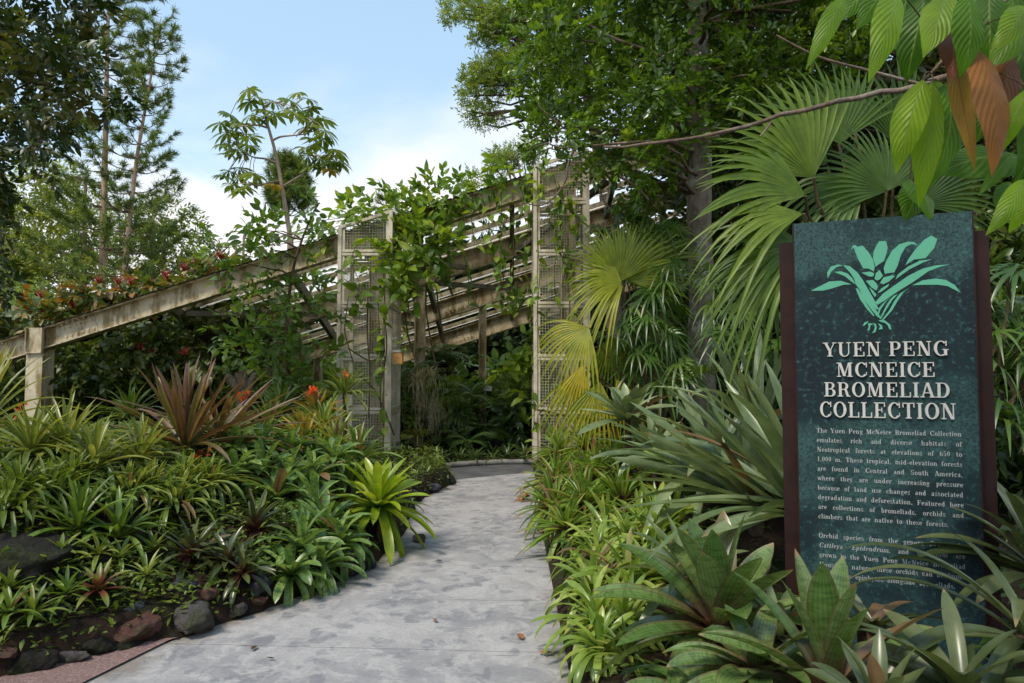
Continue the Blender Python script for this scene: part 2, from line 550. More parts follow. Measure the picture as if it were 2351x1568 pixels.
# ------------------------------------------------------------------ materials
M = {}
M['steel'] = None
def steel_mat():
    m, n, l, b = newmat('weathered_cream_steel')
    pos = objcoord(n)
    st = mapping(n, l, pos, (1.6, 1.6, 0.5))
    c = mixc(n, l, maprange(n, l, noise(n, l, pos, 2.2, 6, 0.65), 0.35, 0.7), (0.62, 0.54, 0.38), (0.46, 0.39, 0.25))
    c = mixc(n, l, maprange(n, l, noise(n, l, st, 3.1, 7, 0.7), 0.44, 0.60, 0, 0.92), c, (0.20, 0.135, 0.04))
    c = mixc(n, l, maprange(n, l, noise(n, l, pos, 7, 5, 0.75), 0.60, 0.72, 0, 0.7), c, (0.16, 0.10, 0.06))
    l.new(c, b.inputs['Base Color']); b.inputs['Roughness'].default_value = 0.6
    bump(n, l, b, noise(n, l, pos, 40, 4), 0.15, 0.01)
    return m
M['steel'] = steel_mat()
M['steel_dark'] = plainmat('grey_brown_steel', (0.20, 0.18, 0.14), 0.6, 0.4, 0, 3.0, (0.11, 0.10, 0.065))
M['cream'] = plainmat('cream_painted_frame', (0.66, 0.58, 0.45), 0.5, 0.4, 0, 5.0, (0.42, 0.37, 0.26), 0.8)
M['wire'] = plainmat('cream_wire', (0.66, 0.60, 0.46), 0.5, 0.4, 0, 1.2, (0.42, 0.41, 0.28), 0.9)
def roof_mat():
    m, n, l, b = newmat('translucent_roof_sheet')
    pos = objcoord(n)
    c = mixc(n, l, maprange(n, l, noise(n, l, pos, 1.7, 6, 0.7), 0.4, 0.7), (0.86, 0.85, 0.80), (0.70, 0.66, 0.57))
    c = mixc(n, l, maprange(n, l, noise(n, l, mapping(n, l, pos, (0.5, 3, 3)), 2.3, 6, 0.7), 0.56, 0.70), c, (0.24, 0.19, 0.09))
    l.new(c, b.inputs['Base Color']); b.inputs['Roughness'].default_value = 0.5
    tr = n.new('ShaderNodeBsdfTranslucent'); l.new(c, tr.inputs['Color'])
    mx = n.new('ShaderNodeMixShader'); mx.inputs[0].default_value = 0.62
    l.new(b.outputs[0], mx.inputs[1]); l.new(tr.outputs[0], mx.inputs[2])
    l.new(mx.outputs[0], n['Material Output'].inputs['Surface'])
    return m
M['roof'] = roof_mat()

def bark(name, c1, c2, c3, sc=6.0, amt=0.6):
    m, n, l, b = newmat(name)
    pos = objcoord(n)
    c = mixc(n, l, maprange(n, l, noise(n, l, mapping(n, l, pos, (1, 1, 0.35)), sc, 6, 0.7), 0.35, 0.68), c1, c2)
    c = mixc(n, l, maprange(n, l, noise(n, l, pos, sc * 0.35, 6, 0.7), 0.5, 0.66, 0, amt), c, c3)
    l.new(c, b.inputs['Base Color']); b.inputs['Roughness'].default_value = 0.85; b.inputs['Specular IOR Level'].default_value = 0.2
    bump(n, l, b, noise(n, l, mapping(n, l, pos, (1, 1, 0.5)), sc * 3, 6, 0.7), 0.7, 0.03)
    return m
M['bark_grey'] = bark('grey_lichen_bark', (0.26, 0.21, 0.15), (0.11, 0.085, 0.06), (0.52, 0.49, 0.44), 7, 0.85)
M['bark_pine'] = bark('pale_pine_bark', (0.50, 0.34, 0.22), (0.28, 0.18, 0.11), (0.58, 0.48, 0.38), 2.5)
M['bark_dark'] = bark('dark_twig_bark', (0.09, 0.06, 0.04), (0.04, 0.03, 0.02), (0.13, 0.10, 0.07), 9)
M['bark_mid'] = bark('brown_branch_bark', (0.22, 0.15, 0.10), (0.10, 0.07, 0.05), (0.32, 0.28, 0.24), 12)
M['stem'] = bark('pale_stem', (0.40, 0.30, 0.22), (0.26, 0.19, 0.14), (0.46, 0.40, 0.33), 5)
M['vine_stem'] = bark('vine_stem', (0.14, 0.10, 0.05), (0.07, 0.05, 0.03), (0.16, 0.17, 0.07), 9)
# ================================================================== SETTING: ground, path, beds
def poly_x(tab, y):
    return np.interp(y, [p[0] for p in tab], [p[1] for p in tab])

PATH_L = [(0.0, -2.3), (3.3, -2.10), (3.9, -1.93), (4.4, -1.60), (5.3, -1.12), (6.5, -1.02), (8.0, -1.12), (9.0, -0.96), (9.5, -0.77), (9.9, -0.86), (10.6, -1.02), (14, -1.3)]
PATH_R = [(0.0, 0.32), (3.3, 0.30), (9.0, 0.30), (10.6, 0.34), (14, 0.4)]

def hnoise(x, y, s=1.0):
    return (np.sin(x * 2.1 * s + 1.3) * np.cos(y * 1.7 * s + 0.4) + 0.5 * np.sin(x * 4.3 * s + y * 3.1 * s) + 0.3 * np.sin(y * 7.7 * s - x * 5.9 * s)) / 1.8

def strip_w(y):                     # red pebble strip between concrete and bed
    return np.clip((4.0 - y) * 0.85, 0.0, 1.0)

def h_left(x, y):
    d = poly_x(PATH_L, y) - strip_w(y) - x
    amp = 0.72 * (1 - smooth(6.9, 10.0, y + 1.6 * (1 - smooth(0.2, 1.6, d)))) * (0.75 + 0.25 * smooth(3.0, 5.0, y))
    hh = 0.06 + 0.12 * smooth(0, 0.12, d) + amp * smooth(0.05, 2.0, d) + 0.05 * hnoise(x, y) * smooth(0, .5, d)
    return np.where(d > 0, hh, -0.05)

def h_right(x, y):
    d = x - poly_x(PATH_R, y)
    amp = 0.62 * (1 - smooth(8.8, 11.5, y)) * (0.30 + 0.70 * smooth(3.5, 5.2, y))
    hh = 0.03 + 0.05 * smooth(0, 0.1, d) + amp * smooth(0.05, 1.7, d) + 0.03 * hnoise(x, y) * smooth(0, .5, d)
    return np.where(d > 0, hh, -0.05)

def hit(px, py, hf, y0=1.2, y1=14.0):
    """where the picture ray meets a planting bed"""
    d = ray(px, py)
    ys = np.arange(y0, y1, 0.01)
    p = CAM + d * ys[:, None]
    below = p[:, 2] <= hf(p[:, 0], p[:, 1])
    k = int(np.argmax(below)) if below.any() else len(ys) - 1
    return p[k]

def grid_sheet(name, xs, ys, zf, mat, keep=None):
    X, Y = np.meshgrid(xs, ys)
    Z = zf(X, Y)
    nx, ny = len(xs), len(ys)
    idx = np.arange(nx * ny).reshape(ny, nx)
    f = np.stack([idx[:-1, :-1], idx[:-1, 1:], idx[1:, 1:], idx[1:, :-1]], -1).reshape(-1, 4)
    if keep is not None:
        cx, cy = X.ravel()[f].mean(1), Y.ravel()[f].mean(1)
        f = f[keep(cx, cy)]
    mb = MB().add(np.stack([X, Y, Z], -1).reshape(-1, 3), [f])
    return struct(mb.build(name, mat))

def soil_mat(name, c1, c2, c3):
    m, n, l, b = newmat(name)
    pos = objcoord(n)
    c = mixc(n, l, maprange(n, l, noise(n, l, pos, 14, 6, 0.7), 0.35, 0.65), c1, c2)
    c = mixc(n, l, maprange(n, l, noise(n, l, pos, 2.3, 5, 0.65), 0.48, 0.66), c, c3)
    l.new(c, b.inputs['Base Color']); b.inputs['Roughness'].default_value = 0.95; b.inputs['Specular IOR Level'].default_value = 0.15
    bump(n, l, b, noise(n, l, pos, 45, 6, 0.7), 0.9, 0.04)
    return m
M['soil'] = soil_mat('mossy_soil', (0.055, 0.035, 0.022), (0.025, 0.017, 0.012), (0.03, 0.045, 0.012))
M['soil_red'] = soil_mat('lava_soil', (0.045, 0.027, 0.019), (0.018, 0.013, 0.010), (0.022, 0.030, 0.010))
M['grass_ground'] = soil_mat('ground_cover_floor', (0.04, 0.055, 0.018), (0.022, 0.028, 0.012), (0.05, 0.035, 0.02))

def concrete():
    m, n, l, b = newmat('imprinted_concrete')
    pos = objcoord(n)
    sx = n.new('ShaderNodeSeparateXYZ'); l.new(pos, sx.inputs[0])
    X, Y = sx.outputs[0], sx.outputs[1]
    big = noise(n, l, pos, 1.1, 5, 0.6)
    c = mixc(n, l, maprange(n, l, big, 0.36, 0.66), (0.345, 0.325, 0.315), (0.22, 0.212, 0.215))
    # leaves pressed into the wet concrete: darker blue grey leaf-shaped prints
    for k, (rot, sc, off) in enumerate(((0.5, 3.9, (0, 0, 0)), (-0.75, 3.4, (3.3, 1.7, 0)), (1.45, 4.4, (7.1, 4.4, 0)), (2.2, 3.1, (1.1, 9.4, 0)))):
        mp = mapping(n, l, mapping(n, l, pos, (1, 1, 1), (0, 0, rot)), (sc, sc * 2.1, 1), (0, 0, 0), off)
        wob = n.new('ShaderNodeTexNoise'); wob.inputs['Scale'].default_value = 9.0; l.new(pos, wob.inputs['Vector'])
        v = n.new('ShaderNodeTexVoronoi'); v.inputs['Scale'].default_value = 1.0; v.inputs['Randomness'].default_value = 1.0
        l.new(mp, v.inputs['Vector'])
        dist = math_(n, l, 'ADD', v.outputs['Distance'], math_(n, l, 'MULTIPLY', math_(n, l, 'SUBTRACT', wob.outputs['Fac'], 0.5), 0.7))
        gate = n.new('ShaderNodeSeparateColor'); l.new(v.outputs['Color'], gate.inputs[0])
        msk = math_(n, l, 'MULTIPLY', maprange(n, l, dist, 0.30, 0.37, 1, 0), maprange(n, l, gate.outputs[0], 0.45, 0.6, 0, 1.0))
        msk = math_(n, l, 'MULTIPLY', msk, maprange(n, l, noise(n, l, mapping(n, l, pos, (1, 1, 1), (0, 0, 0), off), 5.5, 5, 0.7), 0.36, 0.58, 0.0, 0.8))
        c = mixc(n, l, msk, c, (0.17, 0.168, 0.178))
    # pale scuffs, fine grain
    c = mixc(n, l, maprange(n, l, noise(n, l, pos, 5.5, 8, 0.72, 0.6), 0.47, 0.60, 0, 0.65), c, (0.41, 0.39, 0.37))
    c = mixc(n, l, maprange(n, l, noise(n, l, pos, 48, 5, 0.75), 0.50, 0.68, 0, 0.5), c, (0.17, 0.16, 0.16))
    # scattered scratches
    for rot, off in ((0.9, 0.0), (-0.9, 5.0)):
        sn = noise(n, l, mapping(n, l, pos, (2.2, 40, 1), (0, 0, rot), (off, off, 0)), 1.0, 2, 0.5)
        c = mixc(n, l, maprange(n, l, sn, 0.70, 0.75, 0, 0.55), c, (0.12, 0.115, 0.11))
    # brown soil washed along the edges and damp patches
    c = mixc(n, l, maprange(n, l, noise(n, l, pos, 0.8, 6, 0.7), 0.60, 0.75, 0, 0.35), c, (0.26, 0.20, 0.15))
    # casting joints
    wv = math_(n, l, 'MULTIPLY', math_(n, l, 'SUBTRACT', noise(n, l, pos, 5, 3), 0.5), 0.02)
    jm = None
    for y0, sl in ((3.78, -0.06), (4.62, -0.03), (5.42, -0.10), (6.6, -0.05), (8.2, -0.08)):
        d = math_(n, l, 'ABSOLUTE', math_(n, l, 'SUBTRACT', math_(n, l, 'ADD', math_(n, l, 'ADD', Y, wv), math_(n, l, 'MULTIPLY', X, -sl)), y0))
        k = maprange(n, l, d, 0.002, 0.009, 1, 0)
        jm = k if jm is None else math_(n, l, 'MAXIMUM', jm, k)
    uvn = n.new('ShaderNodeUVMap'); uvn.uv_map = 'uv'; su = n.new('ShaderNodeSeparateXYZ'); l.new(uvn.outputs[0], su.inputs[0])
    ed = math_(n, l, 'ABSOLUTE', math_(n, l, 'SUBTRACT', su.outputs[0], 0.5))
    ed = math_(n, l, 'ADD', ed, math_(n, l, 'MULTIPLY', math_(n, l, 'SUBTRACT', noise(n, l, pos, 3.5, 6, 0.7), 0.5), 0.35))
    c = mixc(n, l, maprange(n, l, ed, 0.40, 0.54, 0, 0.75), c, (0.17, 0.135, 0.095))
    c = mixc(n, l, math_(n, l, 'MULTIPLY', jm, maprange(n, l, noise(n, l, pos, 4, 4), 0.35, 0.6, 0.12, 0.5)), c, (0.13, 0.125, 0.12))
    l.new(c, b.inputs['Base Color'])
    l.new(maprange(n, l, big, 0.3, 0.7, 0.62, 0.8), b.inputs['Roughness'])
    b.inputs['Specular IOR Level'].default_value = 0.35
    bump(n, l, b, math_(n, l, 'SUBTRACT', noise(n, l, pos, 9, 7, 0.7), math_(n, l, 'MULTIPLY', jm, 0.6)), 0.45, 0.02)
    return m
M['concrete'] = concrete()

def gravel_mat(name, c1, c2, c3):
    m, n, l, b = newmat(name)
    pos = objcoord(n)
    v = n.new('ShaderNodeTexVoronoi'); v.inputs['Scale'].default_value = 130; l.new(pos, v.inputs['Vector'])
    g_ = n.new('ShaderNodeSeparateColor'); l.new(v.outputs['Color'], g_.inputs[0])
    r = ramp(n, [(0, c1), (0.5, c2), (1, c3)]); l.new(g_.outputs[0], r.inputs[0])
    l.new(r.outputs[0], b.inputs['Base Color']); b.inputs['Roughness'].default_value = 0.8
    bump(n, l, b, v.outputs['Distance'], 0.5, 0.004)
    return m
M['pebble'] = gravel_mat('red_pebble_wash', (0.20, 0.115, 0.10), (0.13, 0.075, 0.068), (0.27, 0.19, 0.17))
M['asphalt'] = plainmat('dark_house_floor', (0.06, 0.06, 0.064), 0.7, 0.4, 0, 3, (0.10, 0.10, 0.10), 1, 0.2)
M['kerb'] = plainmat('grey_pipe_kerb', (0.22, 0.21, 0.19), 0.6, 0.4, 0, 6, (0.12, 0.115, 0.10))

# ground to the horizon
xs = np.concatenate([[-900, -300, -120], np.linspace(-60, 60, 41), [120, 300, 900]])
ys = np.concatenate([[-60, -20], np.linspace(-6, 60, 34), [120, 300, 1200]])
grid_sheet('ground', xs, ys, lambda x, y: -0.06 + 0 * x, M['grass_ground'])
# concrete path between the two beds
yy = np.linspace(-1.5, 10.55, 80)
u = np.linspace(0, 1, 24)
P = np.zeros((len(yy), len(u), 3))
for i, y in enumerate(yy):
    t = smooth(9.2, 10.55, y)
    a, b_ = poly_x(PATH_L, y), poly_x(PATH_R, y)
    P[i, :, 0] = (a - 0.02) * (1 - u) + (b_ + 0.06) * u
    P[i, :, 1] = y - 0.9 * smooth(8.3, 10.55, y) * (1 - u) ** 1.3
idx = np.arange(len(yy) * len(u)).reshape(len(yy), len(u))
f = np.stack([idx[:-1, :-1], idx[:-1, 1:], idx[1:, 1:], idx[1:, :-1]], -1).reshape(-1, 4)
struct(MB().add(P.reshape(-1, 3), [f], np.stack([np.tile(u, len(yy)), np.repeat(yy, len(u))], 1)).build('path', M['concrete']))
# red pebble strip along the near left edge
ya = np.linspace(-1.5, 4.05, 40)
P = []
for y in ya:
    w = strip_w(y) + 0.03
    x = poly_x(PATH_L, y)
    P.append([(x - w, y + 0.0, 0.012), (x + 0.0, y, 0.012)])
P = np.array(P).reshape(-1, 3)
f = [(2*i, 2*i+1, 2*i+3, 2*i+2) for i in range(len(ya) - 1)]
struct(MB().add(P, [f]).build('path_edging', M['pebble']))
# darker floor inside the house and its kerb
th = np.linspace(R(20), R(160), 40)
cx_, cy_ = 0.2, 7.6
top = [(cx_ + 2.6 * math.cos(a), cy_ + 3.95 * math.sin(a), -0.006) for a in th]
struct(MB().add(top, [[tuple(range(len(top)))]]).build('floor', M['asphalt']))
pk = [(cx_ + 2.62 * math.cos(a), cy_ + 3.98 * math.sin(a), 0.03) for a in np.linspace(R(15), R(128), 40)]
struct(MB().tube(pk, 0.05, 8).build('kerb', M['kerb']))

gx = np.concatenate([np.linspace(-14, -6, 18), np.linspace(-5.9, -0.45, 110)])
gy = np.linspace(1.0, 12.5, 190)
grid_sheet('planting_bed', gx, gy, lambda x, y: h_left(x, y), M['soil_red'], keep=lambda x, y: poly_x(PATH_L, y) - strip_w(y) - x > -0.08)
gx = np.concatenate([np.linspace(0.2, 4.5, 80), np.linspace(4.8, 14, 16)])
grid_sheet('planting_bed', gx, np.linspace(0.2, 13, 160), lambda x, y: h_right(x, y), M['soil'], keep=lambda x, y: (x - poly_x(PATH_R, y) > -0.05))

# ================================================================== SHADE HOUSE
def beam_z(x, y=11.9):              # top of the sloping rafters; the roof also falls away from the front
    return 3.97 + 0.3168 * (x + 2.9) - 0.33 * (y - 11.9)
def x_low(y, zmin=1.95):            # where the roof would come down to zmin
    return (zmin - 3.97 + 0.33 * (y - 11.9)) / 0.3168 - 2.9

house = thing('shade_house', 'weathered cream steel shade house with sloping rafters and a slatted roof', 'shade house', (0, 12, 0))
HO = np.array([0, 12, 0.0])

def ibeam(p0, p1, H, W, up, tw=0.018, tf=0.022):
    """I section between two points, web upright along `up`"""
    mb = MB()
    p0, p1 = np.asarray(p0, float), np.asarray(p1, float)
    d = nrm(p1 - p0); a = nrm(np.cross(d, up)); b = np.cross(a, d)
    mb.bar(p0, p1, tw, H - 2 * tf, b)
    for s in (1, -1):
        o = b * s * (H / 2 - tf / 2)
        mb.bar(p0 + o, p1 + o, W, tf, b)
    return mb, a, b, d

def local(mb):
    for i in range(len(mb.V)): mb.V[i] = mb.V[i] - HO
    return mb

FRAMES = [(11.9, -12.0, 7.5), (13.7, x_low(13.7), 7.6), (15.5, x_low(15.5), 7.8), (17.3, x_low(17.3), 8.0)]
slope = nrm(np.array([1, 0, 0.3168]))
upn = np.array([-slope[2], 0, slope[0]])
for fy, x0, x1 in FRAMES:
    H = 0.36 if fy < 13 else 0.42
    c0 = np.array([x0, fy, beam_z(x0, fy)]) - upn * H / 2
    c1 = np.array([x1, fy, beam_z(x1, fy)]) - upn * H / 2
    mb, a, b, d = ibeam(c0, c1, H, 0.22, upn)
    o = local(mb).build('rafter', M['steel'], house, smooth_=False)
    for xs_ in ((-7.6, -9.1) if fy < 13 else (-1.45, 1.6) if fy < 14 else (-1.35,)):
        pl = MB()
        ctr = np.array([xs_, fy, beam_z(xs_, fy)]) - upn * H / 2
        pl.bar(ctr - slope * 0.30 - np.array([0, 0.016, 0]), ctr + slope * 0.30 - np.array([0, 0.016, 0]), 0.012, 0.27, upn)
        for i in range(6):                       # bolts stay part of the plate
            for j in (-1, 1):
                q = ctr + slope * (-0.25 + i * 0.1) + upn * 0.075 * j
                pl.tube([q - np.array([0, 0.02, 0]), q - np.array([0, 0.045, 0])], 0.022, 6)
            q = ctr + slope * (-0.25 + i * 0.1) + upn * (H / 2 - 0.022)
            pl.tube([q - np.array([0, 0.07, 0]), q - np.array([0, 0.07, 0]) - upn * 0.035], 0.02, 6)
        local(pl).build('splice_plate', M['steel'], o, smooth_=False)
COLS = [(11.9, [-8.22, -2.35, 0.98], .27), (13.7, [-6.0, -1.85], .20), (15.5, [-4.4, -0.67], .17), (17.3, [-3.0, 1.1], .17)]
for fy, cxs, cw in COLS:
    for cx in cxs:
        zt = beam_z(cx, fy) - (0.44 if cx > -8 else 0.0)
        mb, *_ = ibeam((cx, fy, -0.05), (cx, fy, zt), cw, cw, (1, 0, 0), 0.018, 0.022)
        if cx < -8:
            mb.V.clear(); mb.F.clear(); mb.U.clear(); mb.Rn.clear(); mb.n = 0
            mb.bar((cx, fy - 0.145, -0.05), (cx, fy - 0.145, zt + 0.02), 0.28, 0.022, (0, 1, 0))
            mb.bar((cx, fy + 0.145, -0.05), (cx, fy + 0.145, zt + 0.02), 0.28, 0.022, (0, 1, 0))
            mb.bar((cx, fy, -0.05), (cx, fy, zt), 0.02, 0.262, (0, 1, 0))
            mb.box((cx - 0.134, fy - 0.20, zt - 0.42), (cx + 0.134, fy - 0.158, zt - 0.395))
            for sx in (-1, 1):
                mb.box((cx + sx * 0.136 - 0.008, fy - 0.20, zt - 0.42), (cx + sx * 0.136 + 0.008, fy - 0.158, zt + 0.02))
        local(mb).build('column', M['steel'], house, smooth_=False)
for x in (-6.1, -4.0, -1.75, 0.0, 1.9, 4.0, 6.0):
    yb = min(17.6, 11.9 + (3.97 + 0.3168 * (x + 2.9) - 1.95) / 0.33)
    mb = MB().bar((x, 11.95, beam_z(x, 11.95) - 0.15), (x, yb, beam_z(x, yb) - 0.15), 0.09, 0.18, (0, 0, 1))
    local(mb).build('purlin', M['steel_dark'], house, smooth_=False)
for (xa, ya, xb, yb) in ((-5.8, 12.1, -3.9, 13.6), (-2.6, 12.1, -0.9, 13.6), (-1.6, 13.8, 0.3, 15.4), (0.1, 13.6, 1.7, 12.1), (2.2, 12.1, 3.6, 13.6), (-3.6, 13.8, -2.2, 15.4), (0.6, 15.6, 2.2, 17.2), (3.4, 13.6, 5.2, 12.1)):
    mb = MB().bar((xa, ya, beam_z(xa, ya) - 0.40), (xb, yb, beam_z(xb, yb) - 0.40), 0.12, 0.09)
    local(mb).build('brace', M['steel_dark'], house, smooth_=False)
# louvred roof strips, sloping with the rafters, gaps between
g = np.random.default_rng(5)
for k, y in enumerate(np.arange(12.3, 17.7, 0.44)):
    mb = MB()
    xl, xr = max(-6.3, x_low(y)) + g.uniform(-.2, .2), 7.2 + g.uniform(-.2, .2)
    w = 0.29 * g.uniform(.85, 1.1)
    tiltz = 0.02 + g.uniform(0, .05)
    n_ = 60
    X = np.linspace(xl, xr, n_)
    V, F = [], []
    m_ = 9
    for i, x in enumerate(X):
        for j in range(m_):
            t = j / (m_ - 1)
            V.append((x, y + w * t, beam_z(x, y) + 0.03 + tiltz * (t - 0.5) * 2 + 0.010 * (1 if j % 2 else -1)))
    for i in range(n_ - 1):
        for j in range(m_ - 1):
            q = i * m_ + j
            F.append((q, q + m_, q + m_ + 1, q + 1))
    mb.add(V, [F])
    o = local(mb).build('roof_strip', M['roof'], house, smooth_=False)
    bb = MB().bar((xl, y + w + 0.03, beam_z(xl, y + w) - 0.02), (xr, y + w + 0.03, beam_z(xr, y + w) - 0.02), 0.03, 0.09, upn)
    local(bb).build('glazing_bar', M['steel'], o, smooth_=False)
# thin corrugated flashing on the front rafter
fl = MB()
X = np.linspace(-12, 7.4, 500)
V, F = [], []
for i, x in enumerate(X):
    zz = beam_z(x) + 0.012 + 0.012 * math.sin(i * 2.2)
    V += [(x, 11.74, zz), (x, 12.2, zz + 0.01)]
for i in range(len(X) - 1): F.append((2*i, 2*i+2, 2*i+3, 2*i+1))
local(fl.add(V, [F])).build('roof_edge', M['steel_dark'], house)

# ================================================================== MESH TOWERS
ZL = [0.0, 0.90, 1.79, 2.67, 3.55, 4.43]
def tower(x0, x1, label):
    y0, y1 = 11.40, 12.32
    t = thing('mesh_tower', label, 'mesh tower', ((x0 + x1) / 2, (y0 + y1) / 2, 0), 'wire mesh towers beside the entrance')
    o = np.array([(x0 + x1) / 2, (y0 + y1) / 2, 0.0])
    ztop = lambda x: 3.97 + 0.3168 * (x + 2.895)
    fr = MB()
    a = 0.06
    for x in (x0, x1):
        for y in (y0, y1):
            fr.box((x - a/2, y - a/2, 0), (x + a/2, y + a/2, ztop(x)))
    levels = [z for z in ZL if z < ztop(x0) - 0.15]
    for z in levels[1:]:
        for dz in (-0.030, 0.030):
            for y in (y0, y1): fr.box((x0 + a/2, y - 0.018, z + dz - 0.021), (x1 - a/2, y + 0.018, z + dz + 0.021))
            for x in (x0, x1): fr.box((x - 0.018, y0 + a/2, z + dz - 0.021), (x + 0.018, y1 - a/2, z + dz + 0.021))
    for y in (y0, y1): fr.bar((x0, y, ztop(x0) + 0.006), (x1, y, ztop(x1) + 0.006), 0.052, 0.05)
    for x in (x0, x1): fr.bar((x, y0, ztop(x) + 0.008), (x, y1, ztop(x) + 0.008), 0.05, 0.05)
    # flat inner stiles that hold each mesh sheet, with rivets
    for x in (x0 + 0.052, x1 - 0.052):
        fr.box((x - 0.029, y0 - 0.006, 0.0), (x + 0.029, y0 + 0.006, ztop(x) - 0.03))
    for i in range(len(fr.V)): fr.V[i] = fr.V[i] - o
    fr.build('frame', M['cream'], t, smooth_=False)
    sp_, wr = 0.048, 0.0048
    ls = levels + [None]
    def panel(axis, c, lo, hi, za, zb):
        mb = MB()
        n_ = int((hi - lo) / sp_)
        for i in range(1, n_ + 1):
            q = lo + (hi - lo) * i / (n_ + 1)
            zt = zb if zb is not None else (ztop(q) if axis == 'x' else ztop(c)) - 0.03
            if axis == 'x': mb.box((q - wr/2, c - wr/2, za), (q + wr/2, c + wr/2, zt))
            else: mb.box((c - wr/2, q - wr/2, za), (c + wr/2, q + wr/2, zt))
        ztm = zb if zb is not None else max(ztop(lo), ztop(hi)) if axis == 'x' else ztop(c)
        m_ = int((ztm - za) / sp_)
        for i in range(1, m_ + 1):
            z = za + i * sp_
            l0 = lo
            if zb is None and axis == 'x' and z > ztop(lo) - 0.03: l0 = (z + 0.03 - 3.97) / 0.3168 - 2.895
            if l0 >= hi: continue
            if axis == 'x': mb.box((l0, c - 0.004 - wr/2, z - wr/2), (hi, c - 0.004 + wr/2, z + wr/2))
            else: mb.box((c - 0.004 - wr/2, lo, z - wr/2), (c - 0.004 + wr/2, hi, z + wr/2))
        for i in range(len(mb.V)): mb.V[i] = mb.V[i] - o
        if mb.n: mb.build('wire_panel', M['wire'], t, smooth_=False)
    for i in range(len(levels)):
        za = levels[i] + (0.05 if i else 0.02); zb = levels[i + 1] - 0.05 if i + 1 < len(levels) else None
        panel('x', y0, x0 + 0.08, x1 - 0.08, za, zb)
        panel('x', y1, x0 + 0.03, x1 - 0.03, za, zb)
        panel('y', x0, y0 + 0.03, y1 - 0.03, za, zb)
        panel('y', x1, y0 + 0.03, y1 - 0.03, za, zb)
    return t
tower(-2.895, -2.04, 'cream wire mesh tower left of the entrance, with an orange box on its side')
tower(0.39, 1.275, 'taller cream wire mesh tower right of the entrance, behind the yellow fan palm')

# orange box with a grey lid fixed to the left tower
bx = thing('meter_box', 'small orange box with a grey lid fixed to the mesh tower', 'box', (-1.90, 11.42, 1.68))
M['orange'] = plainmat('orange_box', (0.55, 0.27, 0.07), 0.5, 0.4, 0, 30, (0.45, 0.22, 0.06))
M['greylid'] = plainmat('grey_lid', (0.42, 0.40, 0.36), 0.6)
M['dark'] = plainmat('dark_mark', (0.08, 0.05, 0.03), 0.7)
MB().box((-0.10, -0.06, 0.0), (0.075, 0.06, 0.185)).build('body', M['orange'], bx, smooth_=False)
MB().box((-0.105, -0.07, 0.19), (0.08, 0.065, 0.228)).build('lid', M['greylid'], bx, smooth_=False)
mk = MB()
mk.box((-0.012, -0.063, 0.075), (-0.006, -0.0605, 0.115)); mk.box((-0.022, -0.063, 0.112), (0.002, -0.0605, 0.118)); mk.box((0.018, -0.063, 0.085), (0.030, -0.0605, 0.098))
mk.build('mark', M['dark'], bx, smooth_=False)

# ================================================================== SIGN
SL = CAM + ray(1829, 860) * 3.26; SR = CAM + ray(2243, 860) * 3.0
sl, sr = SL.copy(), SR.copy(); sl[2] = sr[2] = 0
S_W = np.linalg.norm(sr - sl); S_U = (sr - sl) / S_W
S_N = np.array([S_U[1], -S_U[0], 0.0])           # faces the camera
if np.dot(S_N, -sl) < 0: S_N = -S_N
S_TOP = CAM[2] + (860 - 499) / FPX * 3.13
S_TOP = at(1836, 514, sl[1])[2]

def on_sign(px, py):
    d = ray(px, py)
    t = np.dot(sl - CAM, S_N) / np.dot(d, S_N)
    p = CAM + d * t - sl
    return np.dot(p, S_U), p[2]

sign = thing('information_sign', 'tall dark teal information sign with a pale green bromeliad emblem and white lettering', 'information sign', tuple(sl))
sign.rotation_euler = (0, 0, math.atan2(S_U[1], S_U[0]))
# local frame: x along the face, -y towards the viewer (front), z up
def sign_mat():
    m, n, l, b = newmat('mottled_teal_print')
    pos = objcoord(n)
    big = noise(n, l, pos, 1.9, 4, 0.55, 0.4)
    mid = noise(n, l, pos, 9, 5, 0.65)
    fine = noise(n, l, pos, 85, 4, 0.7)
    r = ramp(n, [(0.36, (0.006, 0.010, 0.012)), (0.5, (0.009, 0.024, 0.025)), (0.62, (0.036, 0.085, 0.078))])
    s_ = math_(n, l, 'ADD', math_(n, l, 'MULTIPLY', big, 0.75), math_(n, l, 'MULTIPLY', mid, 0.25))
    # the print is lighter in a band at the top
    sz = n.new('ShaderNodeSeparateXYZ'); l.new(pos, sz.inputs[0])
    s_ = math_(n, l, 'ADD', s_, maprange(n, l, math_(n, l, 'ADD', sz.outputs[2], math_(n, l, 'MULTIPLY', big, 0.35)), 2.10, 2.24, 0, 0.17))
    s_ = math_(n, l, 'ADD', s_, maprange(n, l, sz.outputs[2], 1.42, 1.2, -0.06, 0.06))
    l.new(s_, r.inputs[0])
    c = mixc(n, l, maprange(n, l, fine, 0.42, 0.62, 0, 0.8), r.outputs[0], (0.012, 0.022, 0.03))
    c = mixc(n, l, maprange(n, l, noise(n, l, pos, 38, 5, 0.7), 0.52, 0.70, 0, 0.55), c, (0.06, 0.17, 0.16))
    l.new(c, b.inputs['Base Color']); b.inputs['Roughness'].default_value = 0.6
    b.inputs['Specular IOR Level'].default_value = 0.2
    return m
M['sign'] = sign_mat()
M['sign_brown'] = plainmat('dark_brown_metal', (0.030, 0.0125, 0.010), 0.6, 0.2, 0, 8, (0.020, 0.009, 0.008))
M['letters'] = plainmat('off_white_letters', (0.52, 0.50, 0.46), 0.5)
M['small_letters'] = plainmat('pale_grey_print', (0.40, 0.41, 0.39), 0.5)
M['mint'] = plainmat('mint_green_print', (0.10, 0.37, 0.24), 0.5)
MB().box((0, -0.002, -0.03), (S_W, 0.004, S_TOP)).build('front_panel', M['sign'], sign, smooth_=False)
